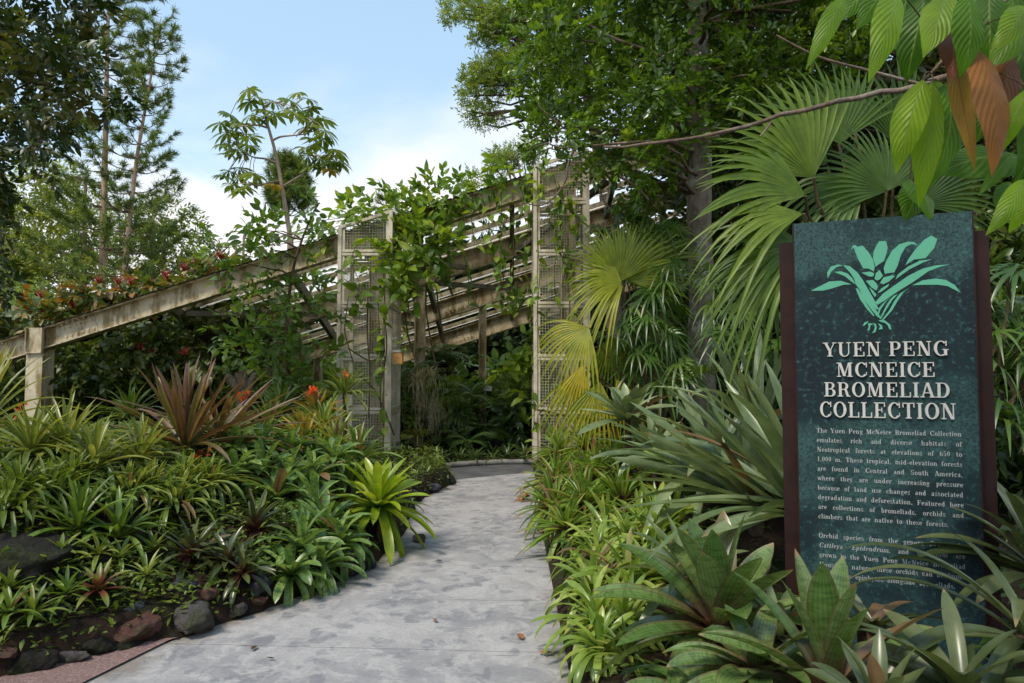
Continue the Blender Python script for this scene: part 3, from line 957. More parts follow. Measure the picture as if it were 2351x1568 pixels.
e = MB()
e.box((-0.006, -0.004, -0.03), (0, 0.05, S_TOP + 0.003)); e.box((S_W, -0.004, -0.03), (S_W + 0.006, 0.05, S_TOP + 0.003)); e.box((0, 0.006, -0.03), (S_W, 0.05, S_TOP - 0.001))
e.build('panel_edge', M['sign_brown'], sign, smooth_=False)
bz = CAM[2] + (860 - 557) / FPX * 3.34
MB().box((-0.066, 0.055, -0.03), (S_W + 0.075, 0.115, bz)).build('back_panel', M['sign_brown'], sign, smooth_=False)

# --- emblem, drawn in the pixels of an enlarged crop and laid on the panel
def crop5(x, y): return on_sign((1880 + x / 2.8006) * 0.93777, (500 + y / 2.8006) * 0.93777)
EMB = [
 [(295,594),(330,575),(420,530),(500,525),(575,550),(520,552),(430,580),(380,592)],
 [(410,508),(405,470),(430,430),(480,413),(512,420),(470,432),(435,462),(420,490)],
 [(515,418),(560,425),(610,465),(650,520),(690,590),(725,650),(760,720),(742,722),(690,665),(640,600),(602,550),(590,510),(560,465)],
 [(455,465),(500,460),(545,475),(580,510),(600,550),(570,530),(530,495)],
 [(570,318),(580,285),(600,280),(612,292),(650,285),(690,330),(720,380),(732,430),(725,462),(690,442),(652,440),(620,380),(597,325),(588,297)],
 [(762,255),(810,253),(820,300),(812,340),(795,390),(760,412),(738,430),(720,370),(726,320),(745,280)],
 [(800,477),(793,440),(810,390),(850,320),(900,275),(960,258),(1000,260),(1028,283),(985,274),(945,292),(910,350),(890,420),(865,468),(830,472)],
 [(1120,215),(1160,240),(1140,300),(1080,370),(1000,380),(942,418),(960,380),(1010,310),(1070,245)],
 [(1125,377),(1060,402),(965,450),(872,517),(890,482),(960,428),(1040,388)],
 [(1245,413),(1180,430),(1100,460),(1000,530),(900,592),(800,660),(750,690),(735,672),(790,612),(860,562),(960,492),(1060,442),(1150,420)],
 [(990,556),(1060,522),(1150,510),(1220,520),(1280,555),(1320,607),(1290,592),(1230,562),(1160,552),(1080,553)],
 [(640,470),(700,462),(730,476),(718,498),(690,495)],[(730,512),(740,472),(765,452),(788,490),(768,515),(748,524)],
 [(768,540),(792,502),(850,488),(870,494),(830,530),(790,550)],[(670,525),(720,520),(745,545),(753,570),(740,593),(706,568)],
 [(748,612),(778,577),(830,545),(825,563),(782,598)],[(692,567),(720,592),(743,620),(734,638),(716,615)],
 [(600,577),(618,580),(680,690),(730,765),(722,768),(672,712),(630,650)],[(628,592),(648,610),(712,690),(765,775),(752,776),(700,712),(650,640)],[(660,622),(700,672),(742,728),(775,780),(770,790),(748,760),(700,690)],
 [(975,570),(930,602),(890,660),(850,730),(790,795),(782,790),(830,730),(868,660),(905,612)],[(890,616),(850,660),(812,720),(775,785),(770,778),(800,715),(835,655),(862,628)],[(845,635),(805,672),(770,725),(757,765),(752,750),(760,712),(800,668)],
 [(690,800),(660,812),(650,835),(662,832),(680,815)],[(685,815),(690,840),(680,868),(697,862),(702,832),(720,820)],[(722,815),(733,840),(725,868),(710,886),(737,876),(745,845),(738,820)],
 [(750,815),(768,838),(758,860),(786,856),(780,830)],[(790,808),(818,828),(832,858),(846,860),(834,822),(805,802)],[(755,800),(780,792),(810,800),(790,812)],
]
em = MB()
for k, p in enumerate(EMB):
    q = [crop5(*c) for c in p]
    y = -0.0030 - 0.00012 * k
    em.add([(a, y, b) for a, b in q], [[tuple(range(len(q)))]])
em.build('emblem', M['mint'], sign, smooth_=False)

# --- serif lettering built from strokes (cap height 1)
SW, HW, SE = 0.165, 0.06, 0.085
def rect(x0, y0, x1, y1): return [(x0, y0), (x1, y0), (x1, y1), (x0, y1)]
def diag(x0, y0, x1, y1, w): return [(x0 - w/2, y0), (x0 + w/2, y0), (x1 + w/2, y1), (x1 - w/2, y1)]
def stem(x, y0=0.0, y1=1.0, b=1, t=1, w=SW, e=SE):
    """upright with slab serifs; b/t: 1 both sides, 2 left only, 3 right only, 0 none; x = left edge"""
    o = [rect(x, y0, x + w, y1)]
    for k, yy in ((b, y0), (t, y1 - HW)):
        if k: o.append(rect(x - (e if k != 3 else 0), yy, x + w + (e if k != 2 else 0), yy + HW))
    return o
def ring(cx, cy, rx, ry, wx, wy, a0=0, a1=360, n=22):
    o = []
    a = np.radians(np.linspace(a0, a1, max(3, int(n * abs(a1 - a0) / 360) + 1)))
    for p, q in zip(a[:-1], a[1:]):
        o.append([(cx + (rx - wx) * math.cos(p), cy + (ry - wy) * math.sin(p)), (cx + rx * math.cos(p), cy + ry * math.sin(p)),
                  (cx + rx * math.cos(q), cy + ry * math.sin(q)), (cx + (rx - wx) * math.cos(q), cy + (ry - wy) * math.sin(q))])
    return o
def dot(cx, cy, r): return [[(cx + r * math.cos(t), cy + r * math.sin(t)) for t in np.linspace(0, 6.283, 13)[:-1]]]
S, T = SW, HW
X = 0.66                     # x height
def srf(cx, y, w=0.34): return [rect(cx - w/2, y, cx + w/2, y + T)]
GL = {
 'A': (0.82, [diag(.12,0,.40,1,.07), diag(.70,0,.42,1,S), rect(.20,.28,.60,.28+T)] + srf(.12,0,.26) + srf(.70,0,.34)),
 'B': (0.80, stem(.13) + [rect(.29,1-T,.46,1), rect(.29,.49,.48,.49+T), rect(.29,0,.48,T)] + ring(.46,.77,.23,.23,.15,T,-90,90) + ring(.48,.275,.27,.275,.17,T,-90,90)),
 'C': (0.82, ring(.44,.5,.39,.52,.17,T,42,318) + [rect(.70,.66,.76,1), rect(.71,.14,.75,.34)]),
 'D': (0.88, stem(.13) + [rect(.29,1-T,.44,1), rect(.29,0,.44,T)] + ring(.43,.5,.38,.5,.17,T,-90,90)),
 'E': (0.78, stem(.13) + [rect(.29,1-T,.70,1), rect(.29,0,.72,T), rect(.29,.48,.52,.48+T), rect(.64,.72,.70,1), rect(.66,0,.72,.30), rect(.48,.36,.53,.66)]),
 'F': (0.74, stem(.13) + [rect(.29,1-T,.70,1), rect(.29,.48,.52,.48+T), rect(.64,.72,.70,1), rect(.48,.36,.53,.66)]),
 'G': (0.88, ring(.45,.5,.40,.52,.17,T,45,300) + stem(.62,0.02,.44,0,1) + [rect(.71,.66,.77,1)]),
 'H': (0.94, stem(.13) + stem(.64) + [rect(.29,.47,.64,.47+T)]),
 'I': (0.43, stem(.13)),
 'L': (0.74, stem(.13) + [rect(.29,0,.70,T), rect(.64,0,.70,.34)]),
 'M': (1.10, [rect(.16,0,.22,1)] + srf(.19,0,.26) + [rect(.05,1-T,.22,1)] + stem(.78,0,1,1,3) + [diag(.24,1,.53,.05,.17), diag(.80,1,.53,.05,.06)]),
 'N': (0.92, [rect(.16,0,.22,1)] + srf(.19,0,.27) + [rect(.03,1-T,.24,1), rect(.70,0,.76,1)] + srf(.73,1-T,.27) + [diag(.22,1,.68,0,.19)]),
 'O': (0.88, ring(.44,.5,.40,.52,.17,T)),
 'P': (0.77, stem(.13) + [rect(.29,1-T,.46,1), rect(.29,.44,.46,.44+T)] + ring(.45,.72,.27,.28,.16,T,-90,90)),
 'R': (0.86, stem(.13) + [rect(.29,1-T,.46,1), rect(.29,.47,.50,.47+T)] + ring(.45,.735,.26,.265,.16,T,-90,90) + [diag(.54,.50,.68,0,.15)] + [rect(.60,0,.83,T)]),
 'S': (0.68, ring(.34,.74,.26,.27,.10,T,30,270) + ring(.34,.26,.29,.28,.12,T,-150,90) + [rect(.53,.70,.58,1), rect(.06,.02,.11,.32)]),
 'T': (0.80, stem(.32,0,1,1,0) + [rect(.05,1-T,.75,1), rect(.05,.70,.11,1), rect(.69,.70,.75,1)]),
 'U': (0.90, stem(.13,.30,1,0,1) + [rect(.68,.30,.74,1)] + srf(.71,1-T,.27) + ring(.435,.30,.305,.32,.17,T,180,290) + ring(.435,.30,.305,.32,.06,T,290,360)),
 'Y': (0.84, stem(.34,0,.46,1,0) + [diag(.14,1,.40,.42,.17), diag(.70,1,.45,.42,.06)] + srf(.14,1-T,.32) + srf(.70,1-T,.26)),
 'a': (0.60, ring(.29,X-.20,.20,.21,.13,.05,0,160) + [rect(.36,.06,.49,X-.2)] + ring(.27,.18,.20,.20,.13,.05,60,330) + [rect(.44,0,.57,.06), rect(.22,.34,.40,.39)]),
 'b': (0.66, [rect(.10,0,.23,1), rect(.02,.94,.12,1)] + ring(.34,.33,.25,.35,.14,.05,-150,150)),
 'c': (0.55, ring(.30,.33,.25,.35,.14,.05,45,315) + dot(.45,.50,.075)),
 'd': (0.68, [rect(.41,0,.54,1), rect(.32,.94,.42,1), rect(.54,0,.63,.05)] + ring(.30,.33,.25,.35,.14,.05,30,330)),
 'e': (0.57, ring(.30,.33,.25,.35,.14,.05,0,315) + [rect(.14,.33,.53,.385)]),
 'f': (0.40, stem(.11,0,.80,1,0,.13,.07) + ring(.33,.78,.22,.22,.13,.05,60,180) + [rect(.02,X-.05,.36,X)] + dot(.41,.90,.07)),
 'g': (0.60, ring(.28,.42,.21,.25,.12,.05) + ring(.29,-.12,.24,.17,.07,.06) + [rect(.16,.03,.40,.12), rect(.44,.58,.57,.66)]),
 'h': (0.70, stem(.10,0,1,1,2,.13,.07) + stem(.46,0,.46,1,0,.13,.07) + ring(.40,.44,.19,.24,.13,.06,0,150)),
 'i': (0.36, stem(.11,0,X,1,2,.13,.07) + dot(.17,.86,.085)),
 'l': (0.36, stem(.11,0,1,1,2,.13,.07)),
 'm': (1.02, stem(.10,0,X,1,2,.13,.07) + stem(.44,0,.46,1,0,.13,.06) + stem(.78,0,.46,1,0,.13,.07) + ring(.38,.43,.19,.23,.13,.06,0,150) + ring(.72,.43,.19,.23,.13,.06,0,150)),
 'n': (0.70, stem(.10,0,X,1,2,.13,.07) + stem(.46,0,.46,1,0,.13,.07) + ring(.40,.43,.19,.24,.13,.06,0,150)),
 'o': (0.60, ring(.30,.33,.26,.35,.14,.05)),
 'p': (0.66, stem(.10,-.30,X,1,2,.13,.07) + ring(.34,.33,.25,.35,.14,.05,-150,150)),
 'r': (0.50, stem(.10,0,X,1,2,.13,.07) + ring(.37,.42,.17,.25,.10,.06,60,160) + dot(.42,.57,.08)),
 's': (0.50, ring(.25,.49,.19,.185,.09,.05,30,270) + ring(.25,.165,.20,.185,.09,.05,-150,90) + [rect(.38,.46,.43,X), rect(.05,0,.10,.20)]),
 't': (0.42, [rect(.11,.12,.24,.88), rect(.02,X-.05,.36,X)] + ring(.27,.14,.16,.16,.13,.05,180,330)),
 'u': (0.70, [rect(.10,.2,.23,X), rect(.02,X-.06,.11,X), rect(.46,0,.59,X), rect(.38,X-.06,.47,X), rect(.59,0,.66,.06)] + ring(.30,.21,.20,.22,.13,.06,180,320)),
 'v': (0.60, [diag(.12,X,.32,0,.13), diag(.49,X,.33,0,.05)] + srf(.12,X-.05,.24) + srf(.48,X-.05,.20)),
 'w': (0.88, [diag(.12,X,.29,0,.13), diag(.43,X,.30,0,.05), diag(.46,X,.62,0,.13), diag(.77,X,.63,0,.05)] + srf(.12,X-.05,.24) + srf(.77,X-.05,.20)),
 'y': (0.60, [diag(.12,X,.32,0,.13), diag(.49,X,.22,-.28,.05)] + srf(.12,X-.05,.24) + srf(.49,X-.05,.20) + dot(.17,-.22,.075)),
 '0': (0.60, ring(.30,.5,.24,.5,.13,.05)), '1': (0.60, stem(.25,0,1,1,2,.13,.10)),
 '5': (0.60, [rect(.12,.92,.50,1), rect(.12,.50,.17,1)] + ring(.28,.32,.26,.32,.14,.05,-150,120)),
 '6': (0.60, ring(.30,.31,.25,.32,.13,.05) + ring(.36,.42,.31,.58,.13,.05,70,200)),
 '.': (0.30, dot(.14,.07,.085)), ',': (0.30, dot(.14,.07,.08) + [diag(.17,.05,.10,-.15,.05)]),
 '-': (0.40, [rect(.06,.28,.34,.37)]), ' ': (0.34, []),
}
GL['z'] = (0.55, [rect(.08,0,.48,.06), rect(.08,X-.06,.48,X), diag(.15,0,.41,X,.12)])
GL['k'] = (0.66, stem(.10,0,1,1,2,.13,.07) + [diag(.28,.30,.48,X,.05), diag(.34,.36,.52,0,.13)])
GL['M2'] = GL['M']
TRACK = 0.045
def text_width(s): return sum(GL[c][0] + TRACK for c in s) - TRACK
def put_text(mb, s, x, z, size, y0, it=0.0, width=None, stretch=1.0, word_gap=None):
    cx = x
    for c in s:
        adv, prims = GL[c]
        if c == ' ' and word_gap is not None:
            cx += word_gap; continue
        for k, p in enumerate(prims):
            y = y0 - 0.00012 * (k % 24)
            mb.add([(cx + (a + b * it) * size * stretch, y, z + b * size) for a, b in p], [[tuple(range(len(p)))]])
        cx += (adv + TRACK) * size * stretch
    return cx

def solid_text(mb, s, x, z, size, stretch, yb, yf):
    """raised letters: front faces and their sides"""
    cx = x
    for c in s:
        adv, prims = GL[c]
        for k, p in enumerate(prims):
            y = yf - 0.00012 * (k % 24)
            F = [(cx + a * size * stretch, y, z + b * size) for a, b in p]
            B = [(q[0], yb, q[2]) for q in F]
            n_ = len(p)
            mb.add(F + B, [[tuple(range(n_))], [(i, i + n_, (i + 1) % n_ + n_, (i + 1) % n_) for i in range(n_)]])
        cx += (adv + TRACK) * size * stretch
TITLE = [('YUEN PENG', 1890, 2177, 786.5, 820, 783, 815), ('MCNEICE', 1919, 2147, 832.5, 866, 831.5, 864), ('BROMELIAD', 1891, 2182, 878, 911.5, 878, 911), ('COLLECTION', 1881, 2196, 923, 958, 925, 961)]
for s, xl, xr, tl, bl_, tr_, br in TITLE:
    x0, zb0 = on_sign(xl, bl_); x1, zb1 = on_sign(xr, br)
    _, zt0 = on_sign(xl, tl); _, zt1 = on_sign(xr, tr_)
    size = ((zt0 - zb0) + (zt1 - zb1)) / 2
    st_ = (x1 - x0) / (text_width(s) * size)
    xw = x0
    for w in s.split(' '):
        mb = MB()
        solid_text(mb, w, xw, (zb0 + zb1) / 2, size, st_, -0.002, -0.011)
        mb.build('title_lettering', M['letters'], sign, smooth_=False)
        xw += (text_width(w + ' ') + TRACK) * size * st_

def crop6(x, y): return on_sign((1900 + x / 3.409) * 0.93777, (1000 + y / 3.409) * 0.93777)
BODY = ["The Yuen Peng McNeice Bromeliad Collection", "emulates rich and diverse habitats of", "Neotropical forests at elevations of 650 to", "1,000 m. These tropical, mid-elevation forests",
        "are found in Central and South America,", "where they are under increasing pressure", "because of land use changes and associated", "degradation and deforestation. Featured here",
        "are collections of bromeliads, orchids and", "climbers that are native to these forests.", None,
        "Orchid species from the genera *Brassavola,", "*Cattleya, *Epidendrum, and *Oncidium are", "grown in the Yuen Peng McNeice Bromeliad", "House. In nature, these orchids can be found", "growing as epiphytes alongside bromeliads."]
xa, za = crop6(337, 200); xb, _ = crop6(1546, 220)
_, zc = crop6(362, 1395)
dzl = (za - zc) / (len(BODY) - 1)
size = 0.0212
par = MB(); par2 = MB()
for i, line in enumerate(BODY):
    if line is None: continue
    z = za - dzl * i
    if i >= 11: z = za - dzl * i
    words = line.split(' ')
    W_ = [text_width(w.lstrip('*')) * size for w in words]
    full = xb - xa
    if i == 9: full *= 0.90
    if i == 15: full *= 0.93
    nat = sum(W_)
    st_ = min(1.0, 0.93 * full / (nat + 0.30 * size * (len(words) - 1)))
    gap = (full - nat * st_) / (len(words) - 1)
    x = xa
    for w, ww in zip(words, W_):
        put_text(par if i < 11 else par2, w.lstrip('*'), x, z, size, -0.0026, 0.22 if w.startswith('*') else 0.0, stretch=st_)
        x += ww * st_ + gap
par.build('paragraph_lettering', M['small_letters'], sign, smooth_=False)
par2.build('paragraph_lettering', M['small_letters'], sign, smooth_=False)
# ================================================================== VEGETATION : materials
M['lf_tree'] = leafmat('glossy_tree_leaf', [(0.04, 0.095, 0.016), (0.09, 0.19, 0.022), (0.20, 0.33, 0.04)], 0.26, 0.4, spec=.6)
M['lf_dark'] = leafmat('dark_tree_leaf', [(0.028, 0.055, 0.014), (0.05, 0.095, 0.02), (0.12, 0.14, 0.04)], 0.4, 0.25)
M['lf_left'] = leafmat('olive_tree_leaf', [(0.022, 0.045, 0.012), (0.045, 0.08, 0.018), (0.15, 0.15, 0.05)], 0.38, 0.3)
M['lf_fine'] = leafmat('feathery_leaf', [(0.09, 0.16, 0.04), (0.18, 0.28, 0.055), (0.32, 0.40, 0.08)], 0.5, 0.4)
M['lf_bg'] = leafmat('far_conifer_leaf', [(0.09, 0.15, 0.04), (0.20, 0.28, 0.06), (0.36, 0.40, 0.10)], 0.6, 0.4)
M['lf_bg2'] = leafmat('far_bright_leaf', [(0.08, 0.14, 0.04), (0.15, 0.25, 0.07), (0.26, 0.36, 0.10)], 0.6, 0.35)
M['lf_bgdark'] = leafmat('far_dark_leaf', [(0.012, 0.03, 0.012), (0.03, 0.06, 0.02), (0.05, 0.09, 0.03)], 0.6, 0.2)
M['needle'] = leafmat('pine_needle', [(0.06, 0.12, 0.04), (0.12, 0.21, 0.055), (0.24, 0.32, 0.08)], 0.55, 0.3)
M['cecropia'] = leafmat('cecropia_leaf', [(0.06, 0.12, 0.03), (0.12, 0.20, 0.05), (0.20, 0.28, 0.08)], 0.5, 0.3)
M['yellow_leaf'] = leafmat('yellowed_leaf', [(0.30, 0.22, 0.03), (0.42, 0.32, 0.05)], 0.5, 0.35)
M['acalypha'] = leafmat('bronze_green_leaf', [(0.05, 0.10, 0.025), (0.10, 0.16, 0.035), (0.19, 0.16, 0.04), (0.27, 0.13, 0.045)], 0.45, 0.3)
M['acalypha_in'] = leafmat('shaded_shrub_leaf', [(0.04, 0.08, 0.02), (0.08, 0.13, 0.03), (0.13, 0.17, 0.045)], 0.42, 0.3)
M['red_flower'] = leafmat('dark_red_flower', [(0.22, 0.015, 0.025), (0.34, 0.03, 0.035)], 0.5, 0.2)
M['climber'] = leafmat('climber_leaf', [(0.045, 0.11, 0.022), (0.09, 0.19, 0.03), (0.17, 0.29, 0.045)], 0.34, 0.36, rib=((0.14, 0.22, 0.06), 0.05), vein=0.35)
M['vine'] = leafmat('vine_leaf', [(0.06, 0.14, 0.02), (0.13, 0.26, 0.028), (0.28, 0.40, 0.05)], 0.36, 0.35, vein=0.35)
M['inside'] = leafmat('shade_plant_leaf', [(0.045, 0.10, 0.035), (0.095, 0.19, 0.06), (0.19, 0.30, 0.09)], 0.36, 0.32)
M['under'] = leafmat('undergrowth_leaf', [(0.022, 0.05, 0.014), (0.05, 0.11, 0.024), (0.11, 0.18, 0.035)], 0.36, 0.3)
M['grey_tuft'] = leafmat('air_plant_leaf', [(0.34, 0.35, 0.32), (0.52, 0.52, 0.46)], 0.7, 0.2)
M['rhapis'] = leafmat('lady_palm_leaf', [(0.03, 0.08, 0.022), (0.06, 0.14, 0.03), (0.11, 0.20, 0.05)], 0.34, 0.28)
M['fan_yellow'] = leafmat('yellow_fan_leaf', [(0.10, 0.18, 0.015), (0.24, 0.32, 0.02), (0.48, 0.42, 0.04)], 0.42, 0.4, tmul=1.5)
M['fan_green'] = leafmat('green_fan_leaf', [(0.03, 0.085, 0.010), (0.075, 0.165, 0.014), (0.16, 0.25, 0.02)], 0.42, 0.42, tmul=1.6)

def pxr(p, Y): return p / FPX * Y

def clump_at(mb, tpls, px, py, Y, rx, ry, n, size, g, **k):
    c = at(px, py, Y)
    scatter(mb, tpls, c, (pxr(rx, Y), pxr((rx + ry) / 2, Y), pxr(ry, Y)), n, size, g, **k)
    return c

def inside(poly, n, g):
    P = np.array(poly, float); lo, hi = P.min(0), P.max(0); out = []
    while len(out) < n:
        q = g.uniform(lo, hi); c = False; j = len(P) - 1
        for i in range(len(P)):
            if (P[i][1] > q[1]) != (P[j][1] > q[1]) and q[0] < (P[j][0] - P[i][0]) * (q[1] - P[i][1]) / (P[j][1] - P[i][1]) + P[i][0]: c = not c
            j = i
        if c: out.append(q)
    return out

def zpt(z, ox, oy, sc): return ((ox + z[0] / sc) * 0.93777, (oy + z[1] / sc) * 0.93777)
def path3(zs, Y, conv=None):
    return np.array([at(*(conv(z) if conv else z), Y) for z in zs])
def resample(p, n):
    p = np.asarray(p, float); d = np.concatenate([[0], np.cumsum(np.linalg.norm(np.diff(p, axis=0), axis=1))])
    t = np.linspace(0, d[-1], n); q = np.stack([np.interp(t, d, p[:, k]) for k in range(3)], 1)
    for _ in range(2): q[1:-1] = (q[:-2] + 2 * q[1:-1] + q[2:]) / 4
    return q

def center(mb, o):
    for i in range(len(mb.V)): mb.V[i] = mb.V[i] - o
    return mb
def part(mb, name, mat, root, smooth_=True):
    return center(mb, np.array(root.location)).build(name, mat, root, smooth_=smooth_)

# ------------------------------------------------------------------ tall pines
def tuft_tpl(n=15, seed=3, w=0.05):
    g = np.random.default_rng(seed)
    blade = leaf_tpl(w, 1, 0.0, 0.0, 'x', cross=2)
    blade[0][:, 1] = np.array([-w, w, -w * .3, w * .3]) 
    M_ = rotm(g.uniform(-1.1, 1.1, n), g.uniform(-0.5, 1.3, n), g.uniform(0, 3, n)) * g.uniform(0.6, 1.0, n)[:, None, None]
    loc = np.stack([g.uniform(0, .55, n), np.zeros(n), np.zeros(n)], 1)
    return merge_tpl(blade, M_, loc, g.uniform(-.3, .3, n))
TUFT = [tuft_tpl(16, k) for k in (3, 4, 5)]

def pine(label, pts, r0, r1, z0, ztop, Lmax, Lmin, g, step=0.85, rise=0.45, dense=1.0, tsize=0.42, group='tall pines beyond the shade house', nb=(4, 7)):
    pts = resample(pts, 24)
    t = thing('pine_tree', label, 'pine tree', tuple(pts[0]), group)
    rad = r0 * np.linspace(1, 0, len(pts)) ** .8 + r1 * .4
    tr = MB().tube(pts, rad, 8)
    br, fo = MB(), MB()
    z = z0
    while z < ztop:
        k = (z - z0) / (ztop - z0)
        c = np.array([np.interp(z, pts[:, 2], pts[:, j]) for j in range(3)])
        L0 = Lmax + (Lmin - Lmax) * k ** 1.2
        a0 = g.uniform(0, 6.28)
        m = g.integers(*nb)
        for q in range(m):
            if g.uniform() < 0.14: continue
            az = a0 + q * 6.28 / m + g.normal(0, .2)
            L = L0 * g.uniform(0.6, 1.12)
            rs = rise * g.uniform(0.5, 1.4)
            tt = np.linspace(0, 1, 7)
            bp = c + np.stack([np.cos(az) * L * tt, np.sin(az) * L * tt, L * (rs * tt ** 2.0 - 0.06 * np.sin(tt * 3.1))], 1)
            br.tube(bp, np.linspace(0.032, 0.008, 7), 4, cap=False)
            nt = max(4, int(15 * L / 2.4 * dense))
            ft = np.concatenate([g.uniform(0.30, 1.0, nt) ** 0.8, [1.0, 0.97]])
            pos = np.stack([np.interp(ft, tt, bp[:, j]) for j in range(3)], 1)
            sid = g.normal(0, 0.11 * (L / 2.4), (len(ft), 3)) * (1 - 0.6 * ft)[:, None]; sid[:, 2] = np.abs(sid[:, 2]) * .5
            d = np.stack([np.cos(az) + g.normal(0, .6, len(ft)), np.sin(az) + g.normal(0, .6, len(ft)), g.uniform(0.15, 1.1, len(ft))], 1)
            Mx = dirm(d, g.uniform(0, 6, len(ft))) * (tsize * g.uniform(0.55, 1.1, len(ft)))[:, None, None]
            kk = g.integers(0, 3, len(ft)); rr = g.uniform(0.2, 0.8, len(ft))
            for w in range(3): fo.inst(TUFT[w], Mx[kk == w], (pos + sid)[kk == w], rr[kk == w])
        z += step * g.uniform(0.75, 1.25) * (1 - .55 * k)
    part(tr, 'trunk', M['bark_pine'], t); part(br, 'branches', M['bark_mid'], t); part(fo, 'crown', M['needle'], t)
    return t
g = np.random.default_rng(21)
def lift(px, Y, z): return np.array([(px - 1175.5) / FPX * Y, Y, z])
pine('tall pine with pale straight trunk, left of the leaning pine', [lift(229, 30, -.5), lift(229, 30, 8), lift(226, 30, 15), lift(224, 30, 21.5)], 0.17, 0.07, 4.6, 21.5, 3.0, 1.7, g, 1.05, 0.3, 2.0, 0.36, nb=(4, 7))
pine('tall pine leaning to the right with upswept branches against the sky', [lift(276, 30, -.5), lift(280, 30, 6), lift(300, 30, 11), lift(335, 30, 15.5), lift(350, 30, 17.6)], 0.16, 0.03, 5.2, 17.5, 2.9, 0.6, g, 0.95, 0.6, 2.0, 0.34, nb=(4, 7))
pine('small dark pine behind the thin umbrella leaved tree', [lift(662, 34, -.5), lift(660, 34, 6), lift(655, 34, 12.2)], 0.15, 0.03, 9.5, 12.1, 1.15, 0.5, g, 0.34, 0.9, 3.4, 0.42, group=None, nb=(6, 9))
pine('tiny pine tip showing above the vines on the rafter', [lift(885, 38, -.5), lift(885, 38, 6), lift(884, 38, 11.6)], 0.1, 0.02, 8.6, 11.5, 1.4, 0.3, g, 0.55, 0.25, 1.0, 0.4, group=None)

# ------------------------------------------------------------------ background trees on the left
def crown_tree(name, label, cat, root, trunk, r0, clumps, Y, tpls, n, size, mat, bmat, g, group=None, dj=1.5, **kw):
    t = thing(name, label, cat, root, group)
    tp = resample(trunk, 12)
    tb = MB().tube(tp, np.linspace(r0, r0 * 0.35, 12), 8)
    br, fo = MB(), MB()
    for (px, py, rx, ry) in clumps:
        yy = Y + g.uniform(-dj, dj)
        c = clump_at(fo, tpls, px, py, yy, rx, ry, int(n * rx * ry / 2500), size, g, **kw)
        k = np.argmin(np.linalg.norm(tp - c, axis=1) + np.maximum(0, tp[:, 2] - c[2]) * 2)
        br.tube(bend(tp[k], c, 6, 0.06, 0.12, g), np.linspace(r0 * 0.3, r0 * 0.06, 6), 5, cap=False)
    part(tb, 'trunk', bmat, t); part(br, 'branches', bmat, t); part(fo, 'crown', mat, t)
    return t
g = np.random.default_rng(31)
crown_tree('conifer_tree', 'broad yellow green conifer spreading behind the two pine trunks', 'tree', tuple(lift(190, 40, -.5)),
    [lift(190, 40, -.5), lift(188, 40, 7), lift(184, 40, 13)], 0.25,
    [(60,430,50,36),(110,400,48,34),(170,430,44,36),(40,500,50,40),(110,480,52,40),(175,520,50,40),(60,570,60,40),(140,590,56,40),(215,560,40,40),(205,620,50,40),(120,650,60,36),(30,640,50,40),(200,480,30,26),(250,600,36,40)], 40, SPRAY_FAR, 120, 0.72, M['lf_bg'], M['bark_mid'], g, down=0.45)
crown_tree('conifer_tree', 'bushy conifer filling the gap right of the leaning pine', 'tree', tuple(lift(370, 37, -.5)),
    [lift(370, 37, -.5), lift(372, 37, 5), lift(370, 37, 9.5)], 0.22,
    [(330,500,44,30),(385,490,44,32),(430,520,34,28),(345,550,52,34),(410,560,50,34),(450,590,30,26),(320,600,46,34),(390,620,56,34),(450,640,44,32),(330,660,50,30),(300,540,30,30)], 37, SPRAY_FAR, 120, 0.68, M['lf_bg'], M['bark_mid'], g, down=0.4, rnd=(.1, .6))
crown_tree('broadleaf_tree', 'small bright green tree at the right end of the distant trees', 'tree', tuple(lift(490, 32, -.5)),
    [lift(490, 32, -.5), lift(490, 32, 5), lift(490, 32, 7)], 0.12,
    [(480,570,26,26),(505,600,34,30),(475,630,40,32),(520,640,34,30),(455,610,26,22)], 32, SPRAY_FAR, 130, 0.5, M['lf_bg2'], M['bark_mid'], g, down=0.1)
crown_tree('broadleaf_tree', 'very dark tree at the far left behind the conifers', 'tree', tuple(lift(60, 48, -.5)),
    [lift(70, 48, -.5), lift(65, 48, 7), lift(50, 48, 11)], 0.4,
    [(0,520,60,50),(70,540,50,46),(-40,600,60,60),(50,610,60,40),(130,560,40,36),(110,620,60,40),(-30,470,50,50),(0,660,60,50)], 48, SPRAY_FAR, 50, 1.2, M['lf_bgdark'], M['bark_dark'], g)
crown_tree('broadleaf_tree', 'pale lime green drooping tree low at the far left', 'tree', tuple(lift(55, 27, -.5)),
    [lift(55, 27, -.5), lift(55, 27, 3), lift(52, 27, 5)], 0.1,
    [(50,640,30,20),(40,665,36,26),(75,680,34,30),(30,700,36,30),(90,705,24,22)], 27, SPRAY_FAR, 130, 0.45, M['lf_bg2'], M['bark_mid'], g, down=0.9, rnd=(.5, 1))

